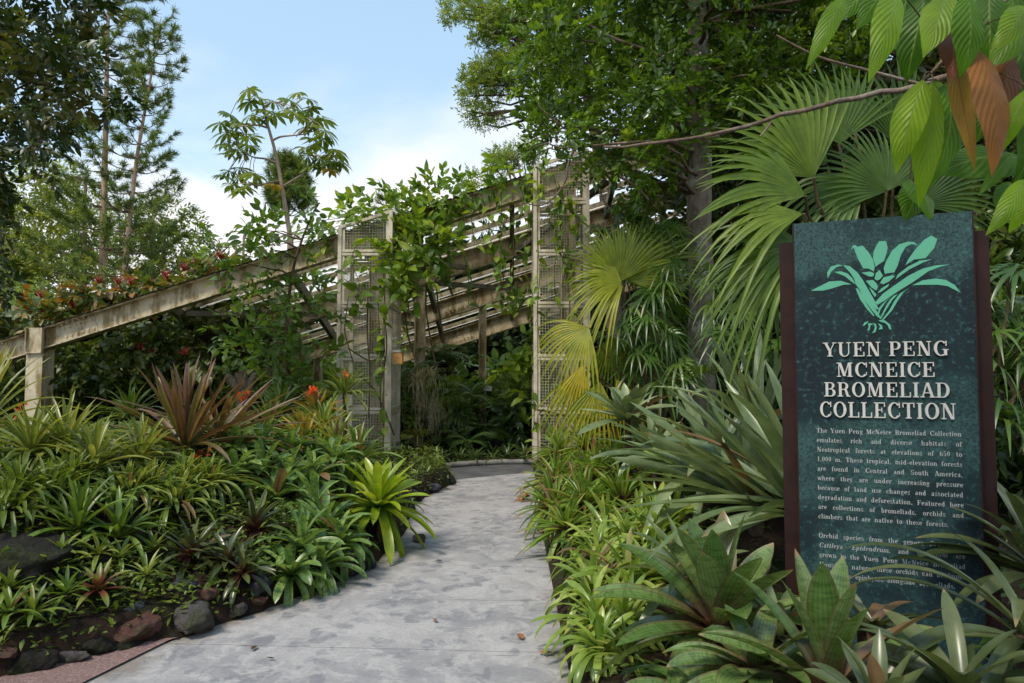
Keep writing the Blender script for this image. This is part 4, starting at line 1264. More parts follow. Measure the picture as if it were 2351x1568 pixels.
# ------------------------------------------------------------------ thin tree with umbrella leaves
g = np.random.default_rng(41)
def palmate_tpl(n=9, seed=1):
    gg = np.random.default_rng(seed)
    lf = leaf_tpl(0.30, 4, 0.1, 0.42, 'obovate')
    az = np.linspace(0, 2 * np.pi, n, endpoint=False) + gg.normal(0, .08, n)
    return merge_tpl(lf, rotm(az, np.full(n, -0.05) + gg.normal(0, .1, n), gg.normal(0, .2, n)) * gg.uniform(.8, 1.05, n)[:, None, None], np.zeros((n, 3)), gg.uniform(-.12, .12, n))
PALM = [palmate_tpl(9, 1), palmate_tpl(10, 2)]
c4 = lambda z: zpt(z, 500, 180, 2.8)
YC = 20.0
ct = thing('umbrella_tree', 'thin bare trunked tree with umbrella leaves standing against the sky', 'tree', tuple(at(690, 800, YC)))
tr = MB(); lv = MB(); yl = MB()
tr.tube(resample(np.vstack([[at(672, 820, YC)], path3([(600,1170),(560,950),(520,690),(470,460),(430,350),(405,215)], YC, c4)]), 26), np.linspace(0.105, 0.035, 26), 7)
BR = [[(430,370),(380,352),(330,355),(230,365)],[(470,460),(500,435),(540,430),(680,418),(750,395)],[(490,610),(430,580),(340,580),(270,540),(230,480)],[(545,770),(640,710),(740,660),(772,590),(765,510)],[(515,735),(430,750),(360,775),(300,740)],[(420,310),(500,298),(580,240),(650,195)],[(405,215),(370,160),(300,120)],[(405,230),(450,200)],[(650,418),(700,370),(700,300)],[(765,560),(850,580),(900,560)]]
ends = []
for b in BR:
    dyy = g.normal(0, 1); p = np.array([at(*c4(z), YC + dyy * (i / (len(b) - 1)) ** 2) for i, z in enumerate(b)])
    p = resample(p, 12); tr.tube(p, np.linspace(0.035, 0.016, 12), 5, cap=False); ends.append(p)
E = np.vstack(ends)
LV = [(300,112),(390,170),(470,190),(310,190),(400,245),(320,290),(370,300),(440,300),(480,270),(180,280),(110,340),(220,330),(270,345),(160,400),(240,400),(310,430),(130,480),(200,470),(300,490),(170,550),(270,545),(225,520),(330,500),(640,130),(720,175),(590,185),(640,250),(720,240),(600,260),(690,295),(760,320),(815,310),(690,370),(760,370),(830,390),(730,440),(810,450),(700,510),(770,490),(890,530),(840,560),(920,535),(710,560),(790,590),(930,610),(730,630),(830,620),(880,600),(170,670),(240,650),(310,680),(140,700),(230,715),(340,690),(330,745),(200,765),(270,785)]
for z in LV:
    c = at(*c4(z), YC); k = np.argmin(np.linalg.norm((E - c)[:, [0, 2]], axis=1)); c = at(*c4(z), E[k][1] + g.normal(0, .4))
    tr.tube(bend(E[k], c, 4, .1, .05, g), 0.012, 3, cap=False)
    Mx = rotm(g.uniform(0, 6.28), 0, 0)[0]
    tl = dirm(np.array([[g.normal(0, .3), g.normal(0, .3), 1.0]]), np.array([0.0]))[0]   # x axis ~ up
    F = np.stack([np.array([1, 0, 0]), np.array([0, 1, 0]), np.array([0, 0, 1.0])]); F = F + g.normal(0, .22, (3, 3)); F = nrm(F)
    lv.inst(PALM[g.integers(0, 2)], (Mx @ F)[None] * 0.46 * g.uniform(.85, 1.1), c[None], np.array([g.uniform(.15, .85)]))
for z in [(870,660),(480,760)]:
    c = at(*c4(z), YC - .3); yl.inst(PALM[0], np.eye(3)[None] * 0.36, c[None], np.array([.5]))
    tr.tube(bend(E[np.argmin(np.linalg.norm(E - c, axis=1))], c, 4, .1, .05, g), 0.012, 3, cap=False)
part(tr, 'trunk', M['stem'], ct); part(lv, 'crown', M['cecropia'], ct); part(yl, 'yellow_leaves', M['yellow_leaf'], ct)
ct.children[2]['label'] = 'yellowed leaves about to drop'
# ------------------------------------------------------------------ younger umbrella tree low behind the rafter
c2_ = thing('umbrella_tree', 'low pale umbrella leaved tree just above the left rafter', 'tree', tuple(at(560, 800, 17)))
tr, lv = MB(), MB()
tp = resample([at(560, 800, 17), at(556, 640, 17), at(560, 540, 17)], 8); tr.tube(tp, np.linspace(.06, .03, 8), 6)
for (px, py) in [(560,520),(535,560),(580,560),(520,600),(560,590),(600,580),(510,640),(550,630),(590,620),(530,670),(575,660),(610,640),(640,600),(790,505),(815,495),(830,520),(770,525),(800,545),(850,520)]:
    c = at(px, py, 17 + g.normal(0, .5)); F = nrm(np.eye(3) + g.normal(0, .25, (3, 3)))
    lv.inst(PALM[g.integers(0, 2)], F[None] * 0.38 * g.uniform(.8, 1.1), c[None], np.array([g.uniform(.5, 1)]))
    tr.tube(bend(tp[4 if px < 700 else 6], c, 5, .03, .05, g), 0.012, 3, cap=False)
part(tr, 'trunk', M['stem'], c2_); part(lv, 'crown', M['cecropia'], c2_)

# ------------------------------------------------------------------ feathery trees right of the sky
g = np.random.default_rng(51)
c1 = lambda z: zpt(z, 1060, 0, 2.8)
def zclumps(L): return [(*c1((a, b)), r * .335, r * .335 * .85) for a, b, r in L]
HAZE = [(150,60,80),(110,110,50),(260,40,90),(380,60,100),(480,50,90),(330,150,60),(330,230,55),(300,270,45),(430,200,70),(500,160,90),(440,290,60),(420,340,40),(560,260,80),
        (270,520,75),(340,480,80),(430,460,90),(520,420,90),(220,590,50),(250,660,55),(340,590,70),(420,580,70),(500,570,60),(230,760,35),(250,820,28),(330,780,60),(350,850,40),(420,760,50),(440,820,40),(380,690,50),(560,500,90),(560,620,40),(620,380,100),(600,150,110)]
crown_tree('feathery_tree', 'large feathery tree reaching into the sky from the right', 'tree', tuple(lift(1420, 24, -.5)),
    [lift(1420, 24, -.5), lift(1400, 24, 8), lift(1330, 24, 13), lift(1290, 24, 17)], 0.35, zclumps(HAZE), 24, SPRAY_FAR, 520, 0.27, M['lf_fine'], M['bark_dark'], g, dj=.8, shell=0.3)
crown_tree('feathery_tree', 'rounded feathery treetop just above the right end of the rafter', 'tree', tuple(lift(1230, 32, -.5)),
    [lift(1230, 32, -.5), lift(1225, 32, 6), lift(1215, 32, 9)], 0.3, zclumps([(450,1080,70),(400,1120,50),(520,1060,60),(480,1140,70),(570,1030,45),(640,1010,60),(620,1090,70),(700,1040,70)]), 32, SPRAY_FAR, 520, 0.34, M['lf_fine'], M['bark_mid'], g, dj=.8, shell=0.3)
crown_tree('broadleaf_tree', 'small dark treetop peeking above the vines on the rafter', 'tree', tuple(lift(1085, 36, -.5)),
    [lift(1085, 36, -.5), lift(1085, 36, 6), lift(1085, 36, 10)], 0.2, zclumps([(270,1220,45),(240,1250,40),(310,1250,45),(270,1300,60)]), 36, SPRAY_FAR, 220, 0.5, M['lf_bg'], M['bark_mid'], g, dj=.5)

# ------------------------------------------------------------------ big broadleaf tree on the right
g = np.random.default_rng(61)
YT = 8.5
bt = thing('broadleaf_tree', 'large broadleaf tree with lichen grey trunk behind the palms', 'tree', tuple(at(1612, 1010, YT)))
tp = resample([at(1615, 1010, YT), at(1612, 820, YT), at(1608, 600, YT), at(1606, 400, YT), at(1602, 150, YT), at(1594, -80, YT), at(1590, -420, YT)], 30)
tp[:, 0] += 0.012 * np.sin(np.arange(30) * 1.1)
tb = MB().tube(tp, np.linspace(0.165, 0.12, 30) * (1 + 0.04 * np.sin(np.arange(30) * 1.9)), 14)
fo, br = MB(), MB()
POLY = [(1215,-300),(1205,60),(1215,150),(1240,190),(1262,230),(1258,330),(1290,375),(1400,420),(1480,400),(1560,330),(1700,320),(1790,290),(1900,180),(2000,90),(2100,-100),(2100,-300)]
for (px, py) in inside(POLY, 210, g):
    y = g.uniform(6.9, 10.2)
    if 1545 < px < 1665 and y < 8.9 and g.uniform() < .8: y = g.uniform(8.9, 10.2)
    c = at(px, py, y)
    rr = g.uniform(0.22, 0.42)
    edge_f = 1.0 if px < 1420 else 0.0
    scatter(fo, SPRAY_SM, c, (rr, rr, rr * .75), int(g.uniform(22, 34)), 0.26, g, out=0.9, down=0.15, base_r=np.clip(g.normal(0.45 + 0.15 * edge_f, 0.2), 0.1, 0.95))
    k = np.argmin(np.linalg.norm(tp - c, axis=1)); 
    if g.uniform() < 0.45: br.tube(bend(tp[k], c, 7, 0.05, 0.12, g), np.linspace(0.035, 0.008, 7), 5, cap=False)
# arching main branches seen across the crown
for zs, yy, r in (([(900,20),(980,110),(1130,215),(1260,275),(1440,330),(1600,400)], 7.4, .028), ([(700,705),(800,800),(900,880),(1010,930)], 7.2, .014), ([(1960,930),(1700,960),(1500,968),(1220,985),(1000,1010),(860,1015)], 6.9, .02), ([(980,1010),(925,1100),(920,1230),(850,1340),(750,1420),(620,1390)], 7.0, .014), ([(1140,1290),(1170,1380),(1230,1450)], 7.5, .016), ([(1280,1210),(1400,1280),(1480,1370)], 7.6, .018), ([(1720,310),(1600,370),(1480,450)], 7.2, .012)):
    br.tube(resample(path3(zs, yy, c1), 16), np.linspace(r, r * .45, 16), 6)
# drooping end sprays against the sky
for zs in ([(600,850),(680,940),(780,980),(860,1010)], [(640,1040),(720,1000),(800,980)], [(690,1090),(740,1040),(820,1010)], [(690,690),(740,720),(800,760)], [(720,800),(760,860),(820,900)], [(720,900),(790,930),(870,960)]):
    p = resample(path3(zs, 7.1, c1), 12); br.tube(p, np.linspace(.004, .009, 12), 4)
    d = p[0] - p[-1]
    for q in range(10):
        dd = nrm(d) + g.normal(0, .5, 3)
        fo.inst(LEAF_LA, dirm(dd[None], g.normal(0, .6, 1)) * g.uniform(.09, .15), p[q][None], g.uniform(.1, .4, 1))
part(tb, 'trunk', M['bark_grey'], bt); part(br, 'branches', M['bark_mid'], bt); part(fo, 'crown', M['lf_tree'], bt)
# second tree closing the wood behind it, dark
dk = thing('broadleaf_tree', 'dark dense tree closing the top right corner behind the palms', 'tree', tuple(lift(2250, 10.5, -.05)))
tp = resample([lift(2250, 10.5, -.05), lift(2230, 10.5, 3), lift(2200, 10.5, 8)], 14)
fo, br = MB(), MB()
for (px, py) in inside([(1450,-250),(1500,300),(1560,480),(1750,560),(2400,560),(2500,-250)], 230, g):
    y = g.uniform(9.6, 12.5); c = at(px, py, y); rr = g.uniform(.3, .6)
    scatter(fo, SPRAY_OV, c, (rr, rr, rr * .8), int(g.uniform(14, 22)), 0.36, g, out=.9, down=.2)
    if g.uniform() < .3: br.tube(bend(tp[np.argmin(np.linalg.norm(tp - c, axis=1))], c, 6, .05, .12, g), np.linspace(.04, .008, 6), 5, cap=False)
part(MB().tube(tp, np.linspace(.2, .12, 14), 10), 'trunk', M['bark_dark'], dk); part(br, 'branches', M['bark_dark'], dk); part(fo, 'crown', M['lf_dark'], dk)

# ------------------------------------------------------------------ dark tree hanging in from the left
g = np.random.default_rng(71)
lt = thing('broadleaf_tree', 'dark olive tree hanging into the top left corner', 'tree', tuple(lift(-260, 7.5, .3)))
tp = resample([lift(-260, 7.5, .3), lift(-250, 7.5, 3), lift(-180, 7.4, 6), lift(-80, 7.2, 9)], 16)
fo, br = MB(), MB()
for (px, py) in inside([(-160,-260),(250,-260),(225,0),(185,60),(175,100),(200,150),(275,190),(280,235),(230,255),(180,280),(120,285),(60,265),(0,260),(-160,300)], 92, g):
    y = g.uniform(6.2, 8.2); c = at(px, py, y); rr = g.uniform(.14, .28)
    scatter(fo, SPRAY_SM if g.uniform() < .5 else SPRAY_OV, c, (rr, rr, rr * .8), int(g.uniform(13, 22)), 0.24, g, out=.8, down=.3, base_r=np.clip(g.normal(.4, .2), 0.05, .95))
    if g.uniform() < .4: br.tube(bend(tp[np.argmin(np.linalg.norm(tp - c, axis=1))], c, 7, .04, .1, g), np.linspace(.03, .006, 7), 4, cap=False)
for (px, py) in inside([(-40,270),(90,280),(110,330),(100,370),(70,380),(40,330),(10,330),(5,420),(20,480),(18,560),(5,640),(-20,690),(-60,690)], 30, g):
    y = g.uniform(6.4, 7.4); c = at(px, py, y); rr = g.uniform(.10, .2)
    scatter(fo, SPRAY_OV, c, (rr, rr, rr), int(g.uniform(7, 12)), 0.22, g, out=.5, down=.9, base_r=g.uniform(.1, .6))
    br.tube(bend(c + np.array([-.3, .1, .5]), c, 5, .04, .1, g), .005, 4, cap=False)
part(MB().tube(tp, np.linspace(.16, .08, 16), 9), 'trunk', M['bark_dark'], lt); part(br, 'branches', M['bark_dark'], lt); part(fo, 'crown', M['lf_left'], lt)

# ------------------------------------------------------------------ bronze shrubs with red flowers along and under the left rafter
g = np.random.default_rng(81)
FLOWER = tuft_tpl(22, 9, 0.10)
def shrub(label, x0, x1, tops, n_low, Y, g):
    t = thing('flowering_shrub', label, 'shrub', tuple(lift((x0 + x1) / 2, Y, 0.2)), 'bronze leaved shrubs along the left rafter')
    fo, fi, fl, br = MB(), MB(), [], MB()
    root = np.array(t.location)
    for px, py in tops:
        c = clump_at(fo, SPRAY_HT, px, py + 26, Y + g.uniform(-.5, .8), 36, 30, 26, 0.40, g, down=.25, out=.7, rnd=(.1, .9))
        fi_c = clump_at(fo, SPRAY_HT, px + g.uniform(-20, 20), py + 70, Y + g.uniform(0, .8), 36, 34, 20, 0.40, g, down=.25, rnd=(0, .5))
        br.tube(bend(root + np.array([g.uniform(-.4, .4), 0, 0]), c, 7, .0, .15, g), np.linspace(.03, .008, 7), 5, cap=False)
        for _ in range(2):
            q = c + np.array([g.uniform(-.35, .35), g.uniform(-.35, 0), pxr(24, Y) + g.uniform(-.15, .12)])
            fl.append(MB().inst(FLOWER, dirm(np.array([[0.2, -.3, 1.0]]), np.zeros(1)) * .17, q[None], g.uniform(.2, .8, 1)))
    hi = lambda px: 785 - 0.3168 * px
    for _ in range(n_low):
        px = g.uniform(x0, x1); py = g.uniform(hi(px) + 62, 965)
        c = clump_at(fi, SPRAY_HT, px, py, g.uniform(12.4, Y + 1.4), 38, 34, 16, 0.36, g, down=.25, rnd=(0, .8))
        if g.uniform() < .6: br.tube(bend(root + np.array([g.uniform(-.4, .4), 0, 0]), c, 7, .0, .15, g), np.linspace(.03, .008, 7), 5, cap=False)
        if g.uniform() < .22:
            fl.append(MB().inst(FLOWER, dirm(np.array([[0.2, -1, .6]]), np.zeros(1)) * .16, (c + np.array([0, -.3, 0]))[None], g.uniform(.2, .8, 1)))
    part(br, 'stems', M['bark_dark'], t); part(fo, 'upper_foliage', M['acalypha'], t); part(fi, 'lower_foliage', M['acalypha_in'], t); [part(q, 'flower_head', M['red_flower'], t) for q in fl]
shrub('bronze leaved shrub at the far left, behind the end column', -80, 120, [(-30,715),(20,712),(60,708),(105,705)], 16, 13.6, g)
shrub('bronze leaved shrub with dark red flowers below the pine trunks', 120, 290, [(140,700),(170,690),(205,672),(232,662),(265,690),(290,675)], 34, 13.7, g)
shrub('bronze leaved shrub with many red flower heads under the middle of the rafter', 290, 450, [(325,664),(355,650),(400,650),(440,632)], 34, 13.8, g)
shrub('leafy shrub filling the space under the rafter beside the slender tree', 450, 640, [(490,612),(520,600)], 36, 13.9, g)

# ------------------------------------------------------------------ slender tree in front of the rafter
g = np.random.default_rng(91)
SPRAY_BIG = [spray_tpl(leaf_tpl(0.5, 5, 0.12, 0.25, 'ovate'), 7, 1.0, 0.5, 1.1, 0.15, k) for k in (21, 22, 23)]
Yc = 10.7
sb = thing('slender_tree', 'slender tree with large oval leaves left of the mesh tower', 'tree', tuple(at(680, 1010, Yc)))
tr, fo = MB(), MB()
tp = resample([at(680, 1010, Yc), at(677, 949, Yc), at(667, 891, Yc), at(657, 810, Yc), at(657, 755, Yc), at(662, 681, Yc), at(676, 600, Yc), at(700, 530, Yc), at(728, 470, Yc)], 26)
tr.tube(tp, np.linspace(0.05, 0.012, 26), 7)
for (px, py, r) in [(555,530,22),(590,525,24),(630,530,24),(620,570,24),(700,510,22),(728,480,18),(690,570,26),(640,630,40),(585,650,36),(700,640,40),(620,700,44),(690,710,40),(740,720,36),(570,735,40),(640,770,44),(710,800,40),(600,800,40),(560,790,36),(650,840,40),(720,850,34),(590,850,34),(545,600,24),(520,760,30),(480,560,22)]:
    y = Yc + g.uniform(-.6, .6); c = at(px, py, y)
    scatter(fo, SPRAY_BIG, c, (pxr(r, y), pxr(r, y), pxr(r * .7, y)), 6 if py < 700 else 8, 0.33, g, out=.8, down=.1, up=.0, rnd=(.15, .8))
    k = np.argmin(np.linalg.norm(tp - c, axis=1) + np.maximum(0, tp[:, 2] - c[2])); tr.tube(bend(tp[k], c, 6, .03, .1, g), np.linspace(.016, .006, 6), 4, cap=False)
part(tr, 'trunk', M['vine_stem'], sb); part(fo, 'crown', M['climber'], sb)

# ------------------------------------------------------------------ vines on the towers and the rafter
HANG = leaf_tpl(0.55, 5, 0.10, 0.3, 'heart')
def strand(fo, st, pts, lsize, g, sp=0.11, r=0.006, rnd=(.1, .8)):
    p = resample(pts, max(6, int(np.linalg.norm(np.diff(np.asarray(pts), axis=0), axis=1).sum() / sp)))
    st.tube(p, r, 4, cap=False)
    n = len(p)
    d = np.stack([g.normal(0, .8, n), g.normal(-.5, .5, n), -0.5 + g.normal(0, .45, n)], 1)
    fo.inst(HANG, dirm(d, g.normal(0, .5, n)) * (lsize * g.uniform(.6, 1.15, n))[:, None, None], p + g.normal(0, .02, (n, 3)), g.uniform(rnd[0], rnd[1], n))
def vine(label, clumps, strands, Y, g, leaf=0.25, stems=()):
    first = clumps[0] if clumps else None
    t = thing('climbing_vine', label, 'vine', tuple(at(first[0], first[1], Y)), 'vines climbing the steelwork')
    fo, st = MB(), MB()
    for px, py, r in clumps:
        y = Y + g.uniform(-.2, .25); c = at(px, py, y)
        scatter(fo, SPRAY_BIG, c, (pxr(r, y), pxr(r * .8, y), pxr(r * .75, y)), max(4, int(r * r / 95)), leaf * 1.75, g, out=.7, down=.15, rnd=(.1, .95))
    for s in strands:
        strand(fo, st, [at(px, py, Y + dy) for px, py, dy in s], leaf, g)
    for s, r in stems:
        st.tube(resample([at(px, py, Y + dy) for px, py, dy in s], 16), r, 5)
    part(st, 'stems', M['vine_stem'], t); part(fo, 'foliage', M['vine'], t)
    return t
g = np.random.default_rng(101)
vine('thick leafy vine bunched over the right side of the left mesh tower',
     [(925,530,26),(945,520,26),(930,560,36),(970,550,34),(915,610,26),(950,600,34),(990,580,26),(1010,540,26),(900,560,24),(975,520,22),(1000,530,20),(925,640,24)],
     [[(880,620,-.2),(884,700,-.2),(878,760,-.2),(884,840,-.2)], [(872,640,-.2),(868,720,-.2),(876,800,-.2),(868,860,-.2)], [(930,640,0),(925,700,0),(930,770,0),(918,800,0)], [(945,620,0),(955,690,0),(945,730,0)], [(820,560,-.2),(800,600,-.2),(830,650,-.2),(815,700,-.2)], [(790,640,-.2),(850,690,-.2),(800,740,-.2)], [(880,900,-.25),(884,950,-.25),(880,1000,-.25)]], 11.35, g, 0.24,
     [([(845,680,-.1),(842,760,-.1),(850,850,-.1),(846,960,-.1)], .012), ([(800,800,-.12),(850,832,-.12),(885,815,-.12),(880,780,-.12)], .012), ([(835,870,-.14),(865,900,-.14),(890,960,-.14),(905,1000,-.1)], .014), ([(800,680,-.12),(790,760,-.12),(810,830,-.12)], .009), ([(880,700,-.1),(890,800,-.1),(870,900,-.1),(884,1000,-.1)], .012), ([(925,690,.1),(938,780,.1),(955,830,.1)], .016)])
vine('sunlit vine spilling along the rafter top between the towers',
     [(800,500,22),(830,490,26),(860,470,26),(900,465,26),(935,455,26),(970,455,28),(1000,445,26),(1030,440,24),(1060,425,14),(1095,418,14),(1150,402,13),(1180,396,14),(1210,386,14),(760,530,20),(985,470,22),(945,480,22),(960,440,26),(1000,470,24),(820,470,24),(740,560,18),(1110,402,12)],
     [[(1060,440,-.2),(1062,500,-.2),(1055,560,-.2)], [(1150,420,-.2),(1152,480,-.2),(1150,560,-.2),(1155,640,-.2)], [(1180,420,-.2),(1172,500,-.2),(1180,560,-.2),(1168,700,-.2)], [(1100,440,-.2),(1105,480,-.2)], [(1215,420,-.2),(1195,470,-.2),(1210,520,-.2)], [(1130,430,-.2),(1120,520,-.2),(1135,590,-.2)], [(1020,560,-.1),(1040,600,-.1),(1030,650,-.1)], [(1060,560,0),(1075,640,0),(1085,690,0),(1110,720,0)], [(1130,600,0),(1160,650,0),(1130,700,0)], [(1190,640,0),(1185,700,0)], [(1085,440,-.2),(1080,500,-.2),(1090,560,-.2)], [(1200,410,-.2),(1215,500,-.2),(1205,600,-.2),(1215,680,-.2)], [(1030,480,-.1),(1035,540,-.1),(1025,600,-.1)], [(1165,500,-.1),(1140,560,-.1),(1160,620,-.1),(1150,690,-.1)]], 11.75, g, 0.21,
     [([(1022,620,.1),(1005,560,.1),(985,600,.1),(975,700,.1),(990,790,.1),(1000,840,.1)], .016), ([(960,560,.1),(930,640,.1),(940,730,.1)], .014), ([(1000,640,.1),(1008,720,.1),(1020,780,.1)], .014), ([(990,590,0),(1020,630,0),(1040,680,0)], .022)])
vine('vine trailing down the front of the right mesh tower',
     [(1250,420,16),(1270,470,16),(1290,520,16)],
     [[(1270,400,-.2),(1290,470,-.2),(1285,540,-.2),(1300,620,-.2),(1290,660,-.2)], [(1300,420,-.2),(1310,500,-.2),(1302,570,-.2),(1312,620,-.2)], [(1280,560,-.2),(1270,640,-.2),(1280,700,-.2)], [(1310,600,-.2),(1325,680,-.2),(1310,740,-.2),(1325,790,-.2)], [(1235,560,-.25),(1240,640,-.25),(1232,720,-.25),(1240,800,-.25)], [(1225,900,-.2),(1228,950,-.2),(1222,1010,-.2)], [(1250,940,-.25),(1262,970,-.25),(1270,990,-.25)], [(1330,500,-.2),(1325,560,-.2)], [(1290,470,-.2),(1270,520,-.2),(1290,580,-.2)]], 11.35, g, 0.20,
     [([(1300,620,-.1),(1310,700,-.1),(1300,780,-.1),(1310,880,-.1)], .012), ([(1228,940,-.25),(1260,945,-.25),(1300,955,-.25),(1340,960,-.25)], .014), ([(1270,850,-.2),(1260,900,-.2),(1265,940,-.2)], .010)])
vine('dark leafy vine hanging inside the entrance against the right tower',
     [(1205,720,20),(1195,780,22),(1205,840,22),(1180,850,20),(1205,900,20),(1215,690,16)],
     [[(1215,680,-.1),(1222,760,-.1),(1212,850,-.1),(1222,930,-.1)], [(1195,820,-.1),(1205,900,-.1),(1195,950,-.1)]], 12.4, g, 0.26)
# ================================================================== INSIDE THE HOUSE AND UNDERGROWTH
g = np.random.default_rng(111)
def mass(name, label, cat, boxes, mat, g):
    """closed wall of foliage nobody could count: boxes = (lo, hi, n, size, sprays)"""
    mb = MB()
    for lo, hi, n, size, tp in boxes:
        lo, hi = np.array(lo, float), np.array(hi, float)
        p = g.uniform(lo, hi, (n, 3))
        # clumpy: pull towards random centres
        cs = g.uniform(lo, hi, (max(6, n // 40), 3)); k = g.integers(0, len(cs), n)
        p = p * 0.45 + cs[k] * 0.55
        pp = 1175 + p[:, 0] / p[:, 1] * FPX          # keep the view along the path to the posts open
        ok = ~((p[:, 1] < 15.6) & (p[:, 1] > 12) & (((pp > 1066) & (pp < 1146) & (p[:, 2] > .2)) | ((pp > 925) & (pp < 1000) & (p[:, 2] > .9))))
        p, k = p[ok], k[ok]; n = len(p)
        d = np.stack([g.normal(0, .7, n), g.normal(-.6, .5, n), g.normal(.1, .5, n)], 1)
        q = g.integers(0, len(tp), n); rr = np.clip(g.uniform(0, 1, len(cs))[k] + g.normal(0, .15, n), 0, 1)
        Mx = dirm(d, g.normal(0, .5, n)) * (size * g.uniform(.6, 1.2, n))[:, None, None]
        for w in range(len(tp)): mb.inst(tp[w], Mx[q == w], p[q == w], rr[q == w])
    o = mb.build(name, mat)
    return stuff(o, label, cat)
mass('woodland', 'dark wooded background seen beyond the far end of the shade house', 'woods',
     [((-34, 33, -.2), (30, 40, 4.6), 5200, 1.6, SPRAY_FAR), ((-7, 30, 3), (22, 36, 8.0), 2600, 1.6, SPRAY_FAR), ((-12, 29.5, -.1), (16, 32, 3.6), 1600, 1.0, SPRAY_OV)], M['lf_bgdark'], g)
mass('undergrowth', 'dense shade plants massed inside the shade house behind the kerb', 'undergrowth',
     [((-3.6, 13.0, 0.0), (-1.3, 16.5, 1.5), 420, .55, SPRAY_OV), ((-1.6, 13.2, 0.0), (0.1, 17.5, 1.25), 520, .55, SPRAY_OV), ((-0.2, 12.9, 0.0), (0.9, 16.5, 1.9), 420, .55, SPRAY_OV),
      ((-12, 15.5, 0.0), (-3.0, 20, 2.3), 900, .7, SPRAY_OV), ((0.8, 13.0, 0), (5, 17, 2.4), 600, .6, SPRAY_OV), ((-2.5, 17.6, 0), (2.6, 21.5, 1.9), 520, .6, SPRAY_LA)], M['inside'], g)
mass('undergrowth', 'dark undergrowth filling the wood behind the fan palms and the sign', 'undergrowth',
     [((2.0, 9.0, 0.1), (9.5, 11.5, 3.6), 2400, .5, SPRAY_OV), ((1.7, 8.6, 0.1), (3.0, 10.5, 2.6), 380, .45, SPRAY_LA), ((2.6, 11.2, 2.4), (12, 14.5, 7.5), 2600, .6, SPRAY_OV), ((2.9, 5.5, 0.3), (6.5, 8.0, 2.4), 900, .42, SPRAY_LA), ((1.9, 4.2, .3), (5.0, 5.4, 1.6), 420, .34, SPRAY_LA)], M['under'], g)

# strappy plants along the kerb, ferns and an air plant inside
M['strap_dark'] = leafmat('dark_strap_leaf', [(0.03, 0.07, 0.02), (0.06, 0.12, 0.03)], 0.36, 0.28, edge=((0.25, 0.28, 0.12), 0.5))
M['fern'] = leafmat('fern_frond', [(0.05, 0.12, 0.03), (0.10, 0.19, 0.05)], 0.45, 0.32)
def brom(name, label, cat, pos, n, L, W, mat, seed, group=None, **k):
    gg = np.random.default_rng(seed)
    mb = MB(); rosette(mb, n, L, W, g=gg, **k)
    o = mb.build(name, mat, None, tuple(pos))
    return tag(o, label, cat, group)
KP = [(985,1060,'strappy shade plant at the left end of the kerb, beside the path'), (1015,1068,'strappy shade plant just left of where the kerb starts'), (1055,1050,'strappy shade plant behind the left half of the kerb'), (1090,1046,'arching strappy plant behind the middle of the kerb'),
      (1130,1046,'strappy plant below the steel post, behind the kerb'), (1165,1044,'strappy plant behind the kerb near its right end'), (1203,1040,'strappy plant at the right end of the kerb, by the right tower')]
for k, (px, py, lb) in enumerate(KP):
    p = at(px, py, 11.6 + .12 * (k % 3)); p[2] = max(0, p[2] - .1)
    brom('shade_plant', lb, 'plant', p, 20, 0.42, 0.035, M['strap_dark'], 300 + k, 'strappy plants along the kerb', e0=.5, e1=1.4, d0=1.7, d1=.9)
def fern(label, px, py, Y, n, L, seed):
    gg = np.random.default_rng(seed); mb = MB()
    lf = leaf_tpl(0.28, 2, .1, .1, 'lance')
    for i in range(n):
        az = gg.uniform(0, 6.28); e = gg.uniform(.35, 1.1); t = np.linspace(0, 1, 16)
        el = e - 1.5 * t ** 1.3; ds = L * gg.uniform(.7, 1.1) / 16
        h = np.cumsum(np.cos(el) * ds); z = np.cumsum(np.sin(el) * ds)
        p = np.stack([h * math.cos(az), h * math.sin(az), z], 1)
        mb.tube(p, .004, 3, cap=False)
        for s in (1, -1):
            w = np.sin(np.pi * (t * .9 + .08)) ** .7 * L * .24
            d = np.stack([-math.sin(az) * s + .35 * np.cos(az) + 0 * t, math.cos(az) * s + .35 * np.sin(az) + 0 * t, -.25 + 0 * t], 1)
            mb.inst(lf, dirm(d, np.zeros(16)) * w[:, None, None], p, np.full(16, gg.uniform(.2, .9)))
    tag(mb.build('fern', M['fern'], None, tuple(at(px, py, Y))), label, 'fern')
fern('bright fern hanging left of the white fixture on the steel post', 1085, 910, 12.6, 16, .62, 7)
fern('dark fern low behind the kerb, left of the steel post', 1075, 1015, 12.4, 18, .55, 8)
fern('palm like fern arching out beside the orange box', 935, 870, 13.2, 18, .9, 9)
fern('fern with feathery fronds high behind the air plant', 1000, 820, 14.0, 16, .9, 10)
ap = MB()
gg = np.random.default_rng(12)
for c, r, n in (((0, 0, 0), .34, 130), ((.28, 0, .1), .28, 80), ((.05, 0, -.4), .2, 60)):
    m_ = n
    straps(ap, np.array(c) + gg.normal(0, .04, (m_, 3)), gg.uniform(0, 6.28, m_), gg.uniform(-.8, 1.3, m_), r * gg.uniform(.6, 1.2, m_), np.full(m_, .012), gg.uniform(.8, 2.4, m_), g=gg, seg=6)
for _ in range(70):
    x0 = gg.normal(.2, .18); z0 = gg.uniform(-.5, 0); ap.tube([(x0, gg.normal(0, .1), z0), (x0 + gg.normal(0, .04), 0, z0 - .25), (x0 + gg.normal(0, .06), 0, z0 - gg.uniform(.35, .7))], .004, 3, cap=False)
tag(ap.build('air_plant', M['grey_tuft'], None, tuple(at(958, 872, 12.5))), 'grey tangled air plant with hanging wisps on the mossy post', 'plant')
